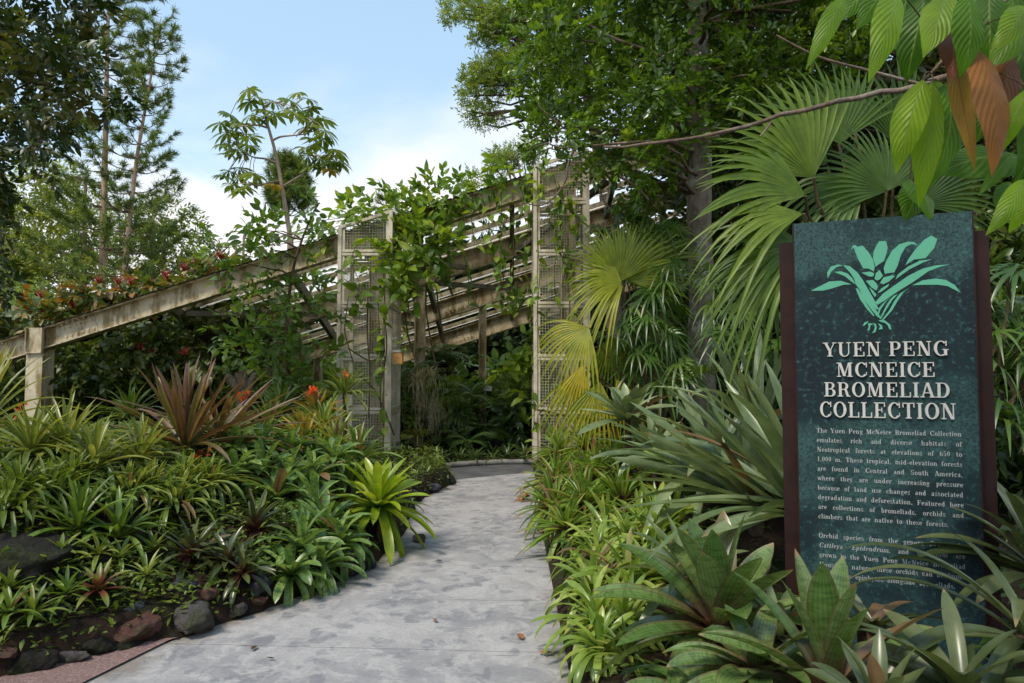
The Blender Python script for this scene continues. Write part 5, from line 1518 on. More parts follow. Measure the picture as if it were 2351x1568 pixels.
ap = MB(); straps(ap, np.zeros(3), gg.uniform(0, 6.28, 70), gg.uniform(-.3, 1.2, 70), .5 * gg.uniform(.6, 1.1, 70), np.full(70, .014), gg.uniform(1.5, 2.6, 70), g=gg, seg=8)
tag(ap.build('air_plant', M['strap_dark'], None, tuple(at(1053, 990, 12.5) + np.array([0, 0, .25]))), 'drooping tuft of narrow leaves hanging in the middle of the entrance', 'plant')
brom('shade_plant', 'yellow striped tuft hanging low beside the left tower', 'plant', at(958, 1000, 12.3), 26, .38, .022, leafmat('yellow_striped_leaf', [(.2, .24, .06), (.38, .36, .12)], .4, .3), 77, e0=.2, e1=1.2, d0=1.8, d1=1.4)
# small fixture on the steel post
fx = thing('lamp_fixture', 'small pale fixture on the post inside the entrance', 'fixture', tuple(at(1120, 885, 15.6)))
M['white'] = plainmat('white_plastic', (.7, .7, .68), .4)
MB().box((-.09, -.2, -.12), (.10, -.05, .12)).build('housing', M['white'], fx, smooth_=False)
MB().tube([(0.02, -.12, .12), (.04, -.12, .32)], .02, 6).build('bracket', M['white'], fx)
# low timber slats far inside on the right
sl_ = thing('slat_fence', 'low fence of weathered boards glimpsed inside on the right', 'fence', (0.35, 18.6, 0))
M['board'] = plainmat('weathered_board', (.42, .30, .26), .7, .3, 0, 6, (.28, .2, .18))
for k in range(6):
    MB().box((-.9, 0, .10 + .22 * k), (1.4, .03, .26 + .22 * k)).build('board', M['board'], sl_, smooth_=False)
for x in (-.85, 1.35): MB().box((x - .04, .032, -.05), (x + .04, .10, 1.4)).build('post', M['board'], sl_, smooth_=False)

# ================================================================== LEFT BED
M['lime'] = leafmat('lime_bromeliad_leaf', [(0.16, 0.27, 0.02), (0.24, 0.36, 0.03), (0.34, 0.44, 0.05)], 0.3, 0.32, spec=.5, tip=((0.34, 0.09, 0.09), .955, .99, .02), base=((0.10, 0.20, 0.03), .05, .4))
M['spotted'] = leafmat('mottled_green_leaf', [(0.12, 0.22, 0.07), (0.18, 0.31, 0.095), (0.26, 0.39, 0.14)], 0.34, 0.28, spots=((0.075, 0.15, 0.05), 30), band=.4, dead=.05)
M['purple'] = leafmat('dark_purple_green_leaf', [(0.035, 0.055, 0.025), (0.06, 0.09, 0.035), (0.11, 0.14, 0.06)], 0.28, 0.2, base=((0.07, 0.015, 0.022), .05, .5), spec=.6, dead=.05)
M['maroon'] = leafmat('maroon_bromeliad_leaf', [(0.085, 0.045, 0.036), (0.15, 0.085, 0.048), (0.16, 0.16, 0.055)], 0.36, 0.28, base=((0.10, 0.12, 0.05), .0, .35), tip=((0.17, 0.10, 0.085), .6, 1.1), edge=((0.22, 0.13, 0.10), .4), stripe=.25, dead=.05)
M['olive'] = leafmat('olive_strap_leaf', [(0.09, 0.15, 0.035), (0.16, 0.23, 0.055), (0.27, 0.30, 0.09)], 0.36, 0.32, edge=((0.32, 0.30, 0.10), .5), stripe=.2, dead=.08)
M['green_strap'] = leafmat('green_strap_leaf', [(0.07, 0.14, 0.03), (0.12, 0.22, 0.045), (0.18, 0.29, 0.07)], 0.34, 0.3, dead=.05)
M['fine_green'] = leafmat('fine_green_leaf', [(0.06, 0.11, 0.025), (0.11, 0.18, 0.035), (0.17, 0.24, 0.05)], 0.42, 0.3)
M['variegated'] = leafmat('yellow_green_variegated_leaf', [(0.10, 0.18, 0.04), (0.18, 0.27, 0.06), (0.32, 0.36, 0.11)], 0.36, 0.32, rib=((0.08, 0.14, 0.03), .25), dead=.05)
M['redcentre'] = leafmat('red_centred_leaf', [(0.13, 0.18, 0.05), (0.20, 0.25, 0.08)], 0.36, 0.28, base=((0.17, 0.045, 0.03), .25, .75))
M['yellowtuft'] = leafmat('yellow_orange_leaf', [(0.30, 0.26, 0.04), (0.40, 0.24, 0.04), (0.30, 0.12, 0.04)], 0.4, 0.3, base=((0.14, 0.18, 0.04), .1, .5))
M['orange_flower'] = leafmat('orange_flower', [(0.75, 0.09, 0.02), (0.85, 0.18, 0.03)], 0.5, 0.3)
M['pink_flower'] = leafmat('pink_flower', [(0.75, 0.15, 0.22), (0.8, 0.3, 0.35)], 0.5, 0.3)
M['violet_flower'] = leafmat('violet_flower', [(0.35, 0.10, 0.55), (0.5, 0.2, 0.65)], 0.5, 0.3)
M['litter'] = leafmat('dry_leaf', [(0.24, 0.09, 0.04), (0.30, 0.15, 0.07), (0.14, 0.06, 0.035)], 0.6, 0.1)
M['moss'] = leafmat('moss_leaflet', [(0.04, 0.08, 0.015), (0.08, 0.14, 0.02), (0.14, 0.21, 0.03)], 0.5, 0.25)

def rockmat(name, c1, c2, c3):
    m, n, l, b = newmat(name); pos = objcoord(n)
    c = mixc(n, l, maprange(n, l, noise(n, l, pos, 6, 7, .7), .36, .66), c1, c2)
    c = mixc(n, l, maprange(n, l, noise(n, l, pos, 3.1, 6, .7), .52, .66, 0, .8), c, c3)
    v = n.new('ShaderNodeTexVoronoi'); v.inputs['Scale'].default_value = 34; l.new(pos, v.inputs['Vector'])
    l.new(c, b.inputs['Base Color']); b.inputs['Roughness'].default_value = .9; b.inputs['Specular IOR Level'].default_value = .25
    bump(n, l, b, math_(n, l, 'ADD', noise(n, l, pos, 22, 7, .75), math_(n, l, 'MULTIPLY', v.outputs['Distance'], .5)), 1.0, .035)
    return m
M['rock_grey'] = rockmat('grey_lava_rock', (.11, .10, .09), (.045, .04, .038), (.07, .075, .035))
M['rock_blue'] = rockmat('blue_black_rock', (.065, .07, .085), (.03, .032, .04), (.05, .055, .045))
M['rock_red'] = rockmat('red_lava_rock', (.13, .06, .045), (.07, .034, .028), (.09, .075, .04))
M['rock_moss'] = rockmat('mossy_dark_rock', (.022, .020, .014), (.012, .011, .009), (.035, .045, .012))
M['wood_old'] = rockmat('rotten_stump_wood', (.20, .15, .09), (.07, .05, .03), (.12, .12, .05))

def icosphere(sub):
    import bmesh
    bm = bmesh.new(); bmesh.ops.create_icosphere(bm, subdivisions=sub, radius=1)
    v = np.array([q.co[:] for q in bm.verts]); f = np.array([[w.index for w in q.verts] for q in bm.faces]); bm.free()
    return v, f
ICO = icosphere(4)
def rock(label, px, py, size, mat, seed, hf=None, sq=(1, .85, .7), dz=0.0, group='lava rocks edging the left bed'):
    gg = np.random.default_rng(seed); v, f = ICO; v = v.copy()
    for k in range(9):                    # planar cuts give facets
        d = nrm(gg.normal(size=3)); h = gg.uniform(.45, .82)
        s = v @ d; v = v - np.clip(s - h, 0, None)[:, None] * d[None] * .92
    for fr, am in ((2.1, .10), (4.7, .05), (9.5, .045), (19, .028)):
        ph = gg.uniform(0, 6, 3)
        v = v * (1 + am * (np.sin(v[:, 0] * fr + ph[0]) * np.sin(v[:, 1] * fr + ph[1]) + np.sin(v[:, 2] * fr + ph[2]) * np.cos(v[:, 0] * fr * 1.3)))[:, None]
    a = gg.uniform(0, 6.28); Rz = np.array([[math.cos(a), -math.sin(a), 0], [math.sin(a), math.cos(a), 0], [0, 0, 1]])
    v = (v * np.array(sq)) @ Rz.T * size
    p = hit(px, py, hf or h_left); p[2] += dz + size * sq[2] * .12
    o = MB().add(v, [f]).build('rock', mat, None, tuple(p))
    return tag(o, label, 'rock', group)
RK = [(455,1425,.205,'rock_grey','large grey pitted lava rock at the path edge',1,(1.25,.9,.72)), (330,1445,.16,'rock_red','rusty red rock left of the large grey rock',2,(1.1,.9,.75)), (478,1368,.085,'rock_red','small red rock sitting above the large grey rock',3,(1,.9,.8)),
      (545,1400,.08,'rock_grey','grey rock between the large grey rock and the red brick coloured one',4,(1,.9,.85)), (592,1385,.085,'rock_red','brick red rock at the path edge under the drooping leaves',5,(1.2,.8,.6)), (598,1345,.13,'rock_blue','black rock above the brick red one',6,(1,.9,.95)),
      (725,1335,.13,'rock_blue','black rock hidden under the mottled bromeliads at the path edge',7,(1.2,.9,.8)), (800,1305,.19,'rock_blue','smooth blue black rock at the path edge beside the lime bromeliad',8,(1.0,.8,.85)), (845,1300,.10,'rock_blue','small dark rock tucked under the lime bromeliad',9,(1,.9,.8)),
      (420,1350,.10,'rock_blue','blue black rock behind the large grey rock',10,(1.2,.8,.7)), (310,1392,.075,'rock_blue','dark flat rock beside the red centred bromeliad',11,(1.4,.8,.55)), (120,1405,.085,'rock_blue','dark rock under the low plants on the left',12,(1.3,.9,.6)), (88,1360,.085,'rock_blue','bluish rock in the left bed',13,(1.2,.9,.8)),
      (55,1318,.065,'rock_blue','round dark rock near the left edge of the picture',14,(1,1,.9)), (90,1330,.10,'rock_grey','brownish grey rock beside the round dark one',15,(1.3,1,.6)), (245,1285,.09,'rock_blue','dark stone between the two strappy green plants',16,(1.2,.9,.8)), (325,1318,.07,'rock_blue','dark stone below the lava soil patch',17,(1,.9,.9)),
      (190,1330,.12,'rock_moss','moss covered boulder in the low planting',18,(1.4,1,.8)), (60,1525,.13,'rock_moss','mossy dark rock at the bottom left edging',19,(1.3,.8,.7)), (155,1520,.12,'rock_grey','grey rock beside the pebble strip at the bottom left',20,(1.3,.8,.65)), (235,1490,.11,'rock_moss','mossy rock behind the pebble strip',21,(1.3,.8,.7)),
      (300,1480,.09,'rock_moss','low mossy stone where the pebble strip narrows',22,(1.2,.8,.7)), (395,1470,.07,'rock_moss','small stone at the tip of the pebble strip',23,(1.3,.7,.7)), (10,1500,.10,'rock_red','reddish stone at the far bottom left',24,(1.2,.9,.7)),
      (525,1225,.075,'rock_red','pinkish lava stone at the top of the bare soil patch',25,(1.2,.9,.7)), (395,1230,.06,'rock_red','reddish lava lump on the bare soil patch',26,(1.3,.9,.6)), (455,1215,.05,'rock_red','smallest lava lump on the bare soil patch',27,(1.2,.9,.7)),
      (990,1120,.12,'rock_blue','dark rock at the path edge beyond the lime bromeliad',28,(1.3,.8,.8)), (950,1135,.10,'rock_blue','dark rock beside the tips of the lime bromeliad',29,(1.1,.8,.8)), (1035,1105,.07,'rock_moss','mossy stone where the path meets the dark floor',30,(1.3,.8,.8))]
for px, py, s, mt, lb_, sd, sq in RK: rock(lb_, px, py, s * .74, M[mt], sd, sq=sq)
rock('big black mossy boulder at the left edge below the fine leaved clump', 55, 1285, .30, M['rock_moss'], 41, sq=(1.2, .8, .5), dz=.0, group=None)

# rotten stump behind the maroon bromeliad
st_ = thing('tree_stump', 'pale rotten tree stump with forked top behind the maroon bromeliad', 'stump', tuple(at(560, 1000, 8.6)))
stm = MB()
B = np.array(st_.location)
stm.tube(resample([B + (0, 0, -.3), B + (-.03, 0, .25), B + (0.02, 0, .5), B + (-.06, 0, .8)], 10), np.linspace(.13, .07, 10), 9)
stm.tube(resample([B + (0.02, 0, .45), B + (-.12, 0, .66), B + (-.24, -.02, .74)], 8), np.linspace(.10, .05, 8), 8)
stm.tube(resample([B + (0.02, 0, .5), B + (.08, 0, .7), B + (.13, 0, .78)], 8), np.linspace(.07, .03, 8), 7)
part(stm, 'trunk', M['wood_old'], st_)

# bromeliads of the left bed : name, label, (px,py) of the centre, raise, n, L, W, material, style
def lb(label, px, py, dz, n, L, W, mat, seed, cat='bromeliad', name='bromeliad', group=None, hf=h_left, **k):
    p = hit(px, py, hf); 
    if dz: p = p + np.array([0, 0, dz])
    return brom(name, label, cat, p, n, L, W, M[mat], seed, group, **k)
def raised(label, px, py, Y, n, L, W, mat, seed, cat='bromeliad', name='bromeliad', group=None, hf=h_left, **k):
    """rosette centre seen at (px, py) about Y metres away; out of the soil, on a stem where it stands proud of it"""
    p = at(px, py, Y)
    if p[2] < hf(p[0], p[1]) + .04:
        p = hit(px, py, lambda x, y: hf(x, y) + .05); L *= p[1] / Y; W *= p[1] / Y
    gap = p[2] - float(hf(p[0], p[1]))
    o = brom(name, label, cat, p, n, L, W, M[mat], seed, group, **k)
    if gap > .1:
        MB().tube(resample([(0, 0, -gap - .05), (.02, .03, -gap * .5), (0, 0, .02)], 6), .028, 6).build('stem', M['bark_dark'], o)
    return o
o = raised('large lime green bromeliad with pink leaf tips at the path edge', 868, 1168, 5.85, 60, .58, .085, 'lime', 1, prof=(.8, .7), e0=-.75, e1=1.35, d0=1.0, d1=.45, ecurve=.8, spread=.04)
LS = [('mottled green bromeliad at the top left of its clump',545,1040,6.3,.27),('mottled green bromeliad at the top of its clump, under the maroon leaves',605,1028,6.4,.29),('mottled green bromeliad at the top right of its clump',665,1040,6.4,.28),('mottled green bromeliad in the middle of its clump',600,1095,6.0,.30),
      ('mottled green bromeliad right of the middle of its clump',662,1100,5.9,.29),('mottled green bromeliad left of the middle, beside the orange flowers',540,1092,6.1,.26),('broad mottled bromeliad in the front of its clump',632,1150,5.65,.31),('mottled bromeliad close left of the lime one',715,1110,5.9,.29),('mottled bromeliad drooping below the lime one',722,1175,5.5,.30),
      ('mottled bromeliad hanging towards the path over the black rock',745,1225,5.3,.29),('mottled bromeliad with the longest hanging leaves, lowest of its clump',690,1262,5.05,.30),('mottled bromeliad above the smooth blue black rock',780,1255,5.35,.24),('mottled bromeliad spilling over the path edge, nearest to the brick red rock',665,1325,4.85,.25),('mottled bromeliad spilling over the path edge below the long hanging leaves',735,1310,5.0,.24),('small mottled bromeliad at the right edge of its clump, behind the lime one',765,1060,6.3,.27)]
for k, (l_, px, py, Y, L) in enumerate(LS):
    raised(l_, px, py, Y, 34, L * 1.5, .070, 'spotted', 20 + k, group='mottled green bromeliads', e0=-.6 if k > 5 else -.25, e1=1.3, d0=1.7, d1=.7, prof=(.8, .72), chan=.25, jit=.22)
DK = [('dark purple green bromeliad in the middle of the slope',585,1218,5.2,.34,36),('dark purple green bromeliad low over the red rocks',520,1295,4.75,.30,34),('dark shaggy bromeliad left of the other dark ones',440,1275,4.85,.28,34),('dark bromeliad with silvery blades just above the path',555,1320,4.65,.22,22)]
for k, (l_, px, py, Y, L, n) in enumerate(DK):
    raised(l_, px, py, Y, n, L * 1.22, .044, 'purple', 50 + k, group='dark purple green bromeliads', e0=-.55, e1=1.3, d0=.9, d1=.4)
raised('huge maroon bromeliad with long upright spiky leaves', 425, 1030, 7.0, 44, 1.12, .066, 'maroon', 61, e0=-.05, e1=1.35, d0=.5, d1=.05, Lin=.85, chan=.4, prof=(.85, .5), jit=.32, ecurve=.8)
raised('long leaved maroon bromeliad leaning right of the huge one', 500, 1010, 7.2, 28, 1.05, .058, 'maroon', 62, e0=.05, e1=.9, d0=.5, d1=.15, Lin=.85, chan=.3)
OL = [('olive strap leaved bromeliad beside the end column',150,1030,6.9,.62,36),('olive strap leaved bromeliad below the maroon one',215,1075,6.4,.50,36),('yellowish strap leaved plant in front of the end column',70,1040,6.6,.6,30),('olive strap leaved plant right under the huge maroon bromeliad',320,1060,6.5,.45,28),('long leaved olive bromeliad reaching in from the left edge',-45,985,5.6,.8,26)]
for k, (l_, px, py, Y, L, n) in enumerate(OL):
    raised(l_, px, py, Y, n + 8, L * 1.2, .05, 'olive', 70 + k, group='olive strap leaved bromeliads', e0=.15, e1=1.4, d0=1.1, d1=.25, chan=.3)
FG = [('fine leaved green clump at the far left above the black boulder',40,1120,5.9,.30),('fine leaved green clump second from the left edge',110,1125,5.9,.30),('fine leaved green clump in front of the olive straps',165,1095,6.2,.28),('fine leaved clump hanging over the boulder top',15,1165,5.5,.26),('short leaved green clump left of the orange flowers',350,1115,6.1,.26),('short leaved clump under the orange flowers',420,1110,6.0,.30),('short leaved clump right of the orange flowers',478,1105,6.1,.28),('short leaved clump drooping over the bare soil',400,1150,5.7,.26),('short leaved green clump between the straps and the mottled plants',290,1120,6.1,.26)]
for k, (l_, px, py, Y, L) in enumerate(FG):
    raised(l_, px, py, Y, 95, L * 1.15, .034, 'fine_green' if k < 4 else 'variegated', 90 + k, 'plant', 'green_clump', 'short leaved green clumps', e0=-.4, e1=1.4, d0=1.0, d1=.5, spread=.2, jit=.3)
raised('upright light green bromeliad above the stones, with a violet flower', 178, 1215, 5.2, 30, .50, .048, 'green_strap', 110, e0=.25, e1=1.45, d0=.9, d1=.15, chan=.3)
raised('strappy green bromeliad with arching leaves, right of the violet flower', 272, 1235, 5.0, 26, .46, .046, 'green_strap', 111, e0=.2, e1=1.4, d0=1.3, d1=.4, chan=.3)
raised('broad leaved mottled plant between the strappy ones', 262, 1150, 5.6, 20, .34, .05, 'spotted', 112, e0=0, e1=1.0, d0=.9, d1=.5)
SM = [('red centred rosette with pale pointed leaves low in the left bed',225,1385,.17,.036,18,'redcentre'),('small yellow green rosette under the boulder',140,1300,.14,.03,16,'variegated'),('small rosette with a yellow blade in the low planting',225,1300,.15,.03,14,'variegated'),('small pale rosette among the dark stones',275,1310,.14,.026,16,'variegated'),
      ('small pointed green rosette beside the blue rock',120,1340,.17,.028,16,'variegated'),('spiky light green rosette above the red rock',335,1350,.15,.022,20,'variegated'),('small green rosette left of the red centred one',150,1395,.16,.026,16,'green_strap'),('dark green rosette at the left edge',20,1385,.16,.03,20,'fine_green'),('low green rosette at the left edge, lower down',20,1440,.17,.034,18,'green_strap'),
      ('small dark rosette below the dark shaggy bromeliad',350,1290,.15,.026,18,'fine_green'),('broad leaved rosette cut by the left edge',5,1335,.17,.05,12,'green_strap'),('narrow leaved rosette at the bottom of the bed',75,1440,.15,.026,16,'fine_green')]
for k, (l_, px, py, L, W, n, mt) in enumerate(SM):
    lb(l_, px, py, .07, n, L * 1.2, W, mt, 120 + k, group='small rosettes low in the left bed', e0=-.1, e1=1.25, d0=.9, d1=.4)
UP = [('variegated green and yellow clump at the foot of the left tower',745,985,7.6,.42,40,'variegated'),('yellowing strap plant in front of the left tower',700,1020,7.3,.45,28,'yellowtuft'),('bushy green and yellow plant reaching up the left tower',790,905,9.2,.46,46,'variegated'),('orange tinted clump beside the tower below the orange flowers',725,950,8.4,.36,34,'yellowtuft'),('green strap clump behind the lime bromeliad',820,1050,6.9,.40,34,'green_strap'),('olive plant between the mottled clump and the tower',770,1020,7.0,.36,30,'olive'),('pale dead leaved bromeliad behind the mottled clump',690,1000,7.4,.34,18,'olive'),
      ('tall strap leaved plant behind the mottled clump',730,1060,6.6,.34,30,'green_strap'),('dark green shrubby clump right of the stump',640,950,8.6,.5,46,'fine_green'),('dark green clump left of the lime one in shade',800,1110,6.2,.34,30,'fine_green')]
for k, (l_, px, py, Y, L, n, mt) in enumerate(UP):
    raised(l_, px, py, Y, n + 10, L * 1.15, .042, mt, 140 + k, 'plant', 'strap_plant', 'leafy clumps at the foot of the left tower', e0=-.1, e1=1.4, d0=1.1, d1=.4, jit=.25, spread=.1)
raised('dark green plant cluster behind the maroon bromeliad', 300, 960, 9.0, 60, .6, .05, 'fine_green', 160, 'plant', 'strap_plant', e0=.1, e1=1.4, d0=1, d1=.4)
raised('olive plant at the foot of the slender tree', 620, 985, 8.2, 50, .5, .045, 'olive', 161, 'plant', 'strap_plant', e0=.1, e1=1.4, d0=1, d1=.4)

# flowers
FL5 = merge_tpl(leaf_tpl(.5, 3, .1, .2, 'ovate'), rotm(np.arange(5) * 1.2566, np.full(5, .5), np.zeros(5)), np.zeros((5, 3)), np.zeros(5))
def flowers(label, heads, Y, r, mat, g, stem_to=None, name='flower'):
    ps = [at(px, py, Y) for px, py in heads]
    base = at(*stem_to, Y)
    t = thing(name, label, 'flower', tuple(base))
    st, fl = MB(), MB()
    for p in ps:
        st.tube(bend(base, p, 7, .05, .05, g), .004, 4)
        k = 4
        fl.inst(FL5, dirm(np.stack([g.normal(0, .6, k), g.normal(-.8, .3, k), g.normal(.2, .5, k)], 1), g.uniform(0, 6, k)) * r, p + g.normal(0, r * .7, (k, 3)), g.uniform(0, 1, k))
    part(st, 'stems', M['vine_stem'], t); part(fl, 'petals', mat, t)
flowers('spray of orange flowers above the short leaved clump', [(443,1050),(455,1042),(470,1048),(482,1028),(452,1056),(478,1055)], 5.75, .028, M['orange_flower'], g, (455, 1100))
flowers('single small orange flower left of the orange spray', [(368,1052)], 5.8, .026, M['orange_flower'], g, (375, 1090))
flowers('orange flower head beside the left mesh tower', [(710,895),(718,892),(714,903),(722,900)], 8.3, .035, M['orange_flower'], g, (730, 950))
flowers('small orange flower against the lower wire mesh', [(790,852),(793,858)], 9.0, .03, M['orange_flower'], g, (795, 900))
flowers('red orange flower beside the rotten stump', [(548,908),(556,912),(565,905)], 8.2, .04, M['orange_flower'], g, (560, 960))
flowers('slim orange flower spike at the left edge before the column', [(42,945),(38,960),(30,980),(47,930)], 6.2, .026, M['orange_flower'], g, (30, 1040))
flowers('tiny pink flower in the ground cover', [(62,1447),(65,1450)], 3.75, .018, M['pink_flower'], g, (66, 1470))
flowers('tiny violet flower in the upright light green bromeliad', [(180,1118),(183,1114)], 5.2, .02, M['violet_flower'], g, (180, 1190))

# leafy ground cover on the slope
def cover(name, label, hf, n, region, mat, size, g, lift_=.03, tpl=LEAF_SM):
    mb = MB()
    x = g.uniform(region[0], region[1], n * 3); y = g.uniform(region[2], region[3], n * 3)
    keep = region[4](x, y); x, y = x[keep][:n], y[keep][:n]
    k = len(x); z = hf(x, y) + g.uniform(0, lift_, k)
    d = np.stack([g.normal(0, 1, k), g.normal(0, 1, k), g.uniform(-.1, .9, k)], 1)
    cl = (np.sin(x * 6.1 + 1) * np.sin(y * 5.3) + 1) / 2
    mb.inst(tpl, dirm(d, g.normal(0, .4, k)) * (size * g.uniform(.5, 1.2, k))[:, None, None], np.stack([x, y, z], 1), np.clip(cl * .7 + g.uniform(0, .3, k), 0, 1))
    return stuff(mb.build(name, mat), label, 'ground cover')
dl = lambda x, y: poly_x(PATH_L, y) - strip_w(y) - x
cover('ground_cover', 'small round leaved ground cover creeping between the lava rocks', h_left, 11000, (-4.8, -1.2, 3.0, 5.6, lambda x, y: (dl(x, y) > .0) & (hnoise(x * 1.3 + 2, y * 1.6) > -.55)), M['moss'], .055, g, .09)
cover('ground_cover', 'mixed low foliage covering the upper slope of the left bed', h_left, 15000, (-9, -.8, 4.8, 12, lambda x, y: (dl(x, y) > .12) & ~((x > -3.2) & (x < -1.9) & (y > 4.6) & (y < 5.5) & (hnoise(x, y) > .1))), M['fine_green'], .11, g, .14, LEAF_LA)
cover('ground_cover', 'tiny leaved plants along the path edge under the lime bromeliad', h_left, 1500, (-1.7, -.7, 5.0, 10.4, lambda x, y: (dl(x, y) > .0) & (dl(x, y) < .4)), M['moss'], .045, g, .06)

# loose leaf litter on the concrete
def litter(label, px, py, L, seed, mat='litter', W=.45):
    gg = np.random.default_rng(seed); p = ground_hit(px, py)
    t = leaf_tpl(W, 6, .25, -.18 * gg.uniform(-.3, 1.2), 'ovate')
    mb = MB().inst(t, rotm(gg.uniform(0, 6.28), 0, gg.normal(0, .15)) * L, np.zeros((1, 3)), np.array([gg.uniform(0, .7)]))
    tag(mb.build('fallen_leaf', M[mat], None, (p[0], p[1], .012)), label, 'fallen leaf', 'fallen leaves on the path')
def ground_hit(px, py): d = ray(px, py); return CAM + d * (-1.5 / d[2])
M['litter_dark'] = leafmat('dark_dry_leaf', [(0.05, .03, .025), (.09, .05, .03)], .6, .1)
litter('curled rust brown fallen leaf, the nearer of the two by the strappy plants', 1236, 1503, .085, 1)
litter('rust brown fallen leaf slightly farther up the path than its neighbour', 1200, 1472, .085, 2)
litter('small dark brown fallen leaf near the left edge of the concrete', 578, 1497, .06, 3, 'litter_dark')
litter('tiny black fallen leaf nearest the bottom of the path', 630, 1517, .045, 4, 'litter_dark')
litter('small brown fallen leaf in the middle of the path', 995, 1425, .06, 5)
litter('flat dark fallen leaf lying by the lime bromeliad', 975, 1248, .22, 6, 'litter_dark', .5)
litter('small dark fallen leaf far up the path on the left', 1000, 1290, .07, 7, 'litter_dark')
# ================================================================== RIGHT BED
M['hedge_br'] = leafmat('olive_brown_bromeliad_leaf', [(0.085, 0.18, 0.03), (0.15, 0.27, 0.05), (0.26, 0.37, 0.085)], 0.30, 0.34, spec=.55, tip=((0.22, 0.11, 0.035), .78, 1.05, .5), base=((0.10, 0.07, 0.03), .05, .35), dead=.05)
M['bright_strap'] = leafmat('bright_strap_leaf', [(0.13, 0.24, 0.05), (0.22, 0.35, 0.085), (0.34, 0.46, 0.15)], 0.30, 0.36, spec=.55, tip=((0.36, 0.30, 0.06), .9, 1.1, .3), dead=.05)
M['silver'] = leafmat('silver_green_leaf', [(0.13, 0.20, 0.135), (0.19, 0.27, 0.19), (0.25, 0.34, 0.25)], 0.34, 0.18, stripe=.15, spec=.5, tip=((0.26, 0.18, 0.09), .96, 1.02, .12), dead=.05)
M['grey_giant'] = leafmat('grey_green_giant_leaf', [(0.10, 0.17, 0.10), (0.165, 0.245, 0.16), (0.24, 0.33, 0.24)], 0.32, 0.2, stripe=.25, spec=.5, tip=((0.26, 0.18, 0.09), .96, 1.02, .12), dead=.05)
M['striped'] = leafmat('banded_giant_leaf', [(0.07, 0.155, 0.055), (0.12, 0.22, 0.085), (0.17, 0.27, 0.13)], 0.24, 0.2, stripe=.4, band=.55, spec=.55, base=((0.10, 0.055, 0.035), .05, .5), edge=((0.14, 0.075, 0.05), .5), tip=((0.26, 0.18, 0.09), .96, 1.02, .12), dead=.05)
M['arching'] = leafmat('dark_arching_leaf', [(0.05, 0.08, 0.04), (0.085, 0.125, 0.065), (0.13, 0.17, 0.10)], 0.30, 0.22, stripe=.25, spec=.55, tip=((0.26, 0.18, 0.09), .96, 1.02, .12), dead=.05)

HB = [('olive brown bromeliad at the far end of the right border, by the mesh tower',1285,1040,8.6,.40,54),('olive brown bromeliad behind the others at the far end of the right border',1345,1030,8.0,.42,54),('olive brown bromeliad leaning over the path midway up the right border',1275,1105,7.2,.38,60),('olive brown bromeliad with brown stems in the middle of the right border',1365,1100,6.9,.44,64),
      ('olive brown bromeliad trailing onto the path, with red tinged tips',1270,1165,6.4,.36,60),('olive brown bromeliad behind the trailing one',1340,1160,6.1,.40,60),('olive brown bromeliad above the start of the bright strap leaves',1300,1215,5.7,.34,56),('olive brown bromeliad below the silver rosette',1420,1085,6.5,.42,50),('olive brown bromeliad in shade right of the brown stems',1430,1150,5.9,.40,46)]
for k, (l_, px, py, Y, L, n) in enumerate(HB):
    raised(l_, px, py, Y, n + 14, L * 1.25, .038, 'hedge_br', 200 + k, group='olive brown bromeliads edging the path', hf=h_right, e0=-.7, e1=1.35, d0=.6, d1=.3, jit=.25, chan=.3, spread=.07)
BS = [('bright green strap plant where the bright border begins',1395,1240,5.2,.40),('bright green strap plant second along the path edge',1345,1300,4.7,.38),('bright green strap plant behind the second one',1440,1290,4.8,.42),('bright green strap plant third along the path edge, drooping on the concrete',1335,1370,4.3,.36),('bright green strap plant beside the banded bromeliad leaves',1415,1365,4.3,.40),
      ('bright green strap plant hanging lowest over the path',1345,1440,3.9,.36),('bright green strap plant under the hanging leaves of the banded bromeliad',1405,1450,3.9,.34),('bright green strap plant with tall upright blades',1505,1250,4.7,.46),('bright green strap plant left of the tall upright blades',1470,1220,5.3,.40),('bright green strap plant behind the banded bromeliad',1545,1220,4.9,.42),('bright green strap plant deep in the border',1490,1330,4.4,.38),('small bright strap plant nearest the camera at the path edge',1350,1500,3.6,.26)]
for k, (l_, px, py, Y, L) in enumerate(BS):
    raised(l_, px + (28 if px < 1420 and py > 1250 else 0), py, Y, 40, L * 1.22, .044, 'bright_strap', 230 + k, 'strap plant', 'strap_plant', 'bright green strap plants edging the path', hf=h_right, e0=-.1, e1=1.4, d0=2.5, d1=.6, chan=.22, jit=.28, prof=(.75, .7), power=1.3)
raised('silver green rosette with broad leaves above the olive border', 1440, 965, 6.4, 30, .52, .115, 'silver', 250, hf=h_right, e0=-.05, e1=1.35, d0=.7, d1=.3, chan=.18, prof=(.6, .55))
raised('darker broad leaved rosette below the silver one', 1500, 1040, 5.9, 24, .45, .09, 'silver', 251, hf=h_right, e0=-.1, e1=1.3, d0=.9, d1=.4)
raised('green rosette with upright folded leaves among the olive border', 1540, 1080, 5.4, 22, .36, .07, 'bright_strap', 252, hf=h_right, e0=.1, e1=1.4, d0=.8, d1=.2, chan=.35)
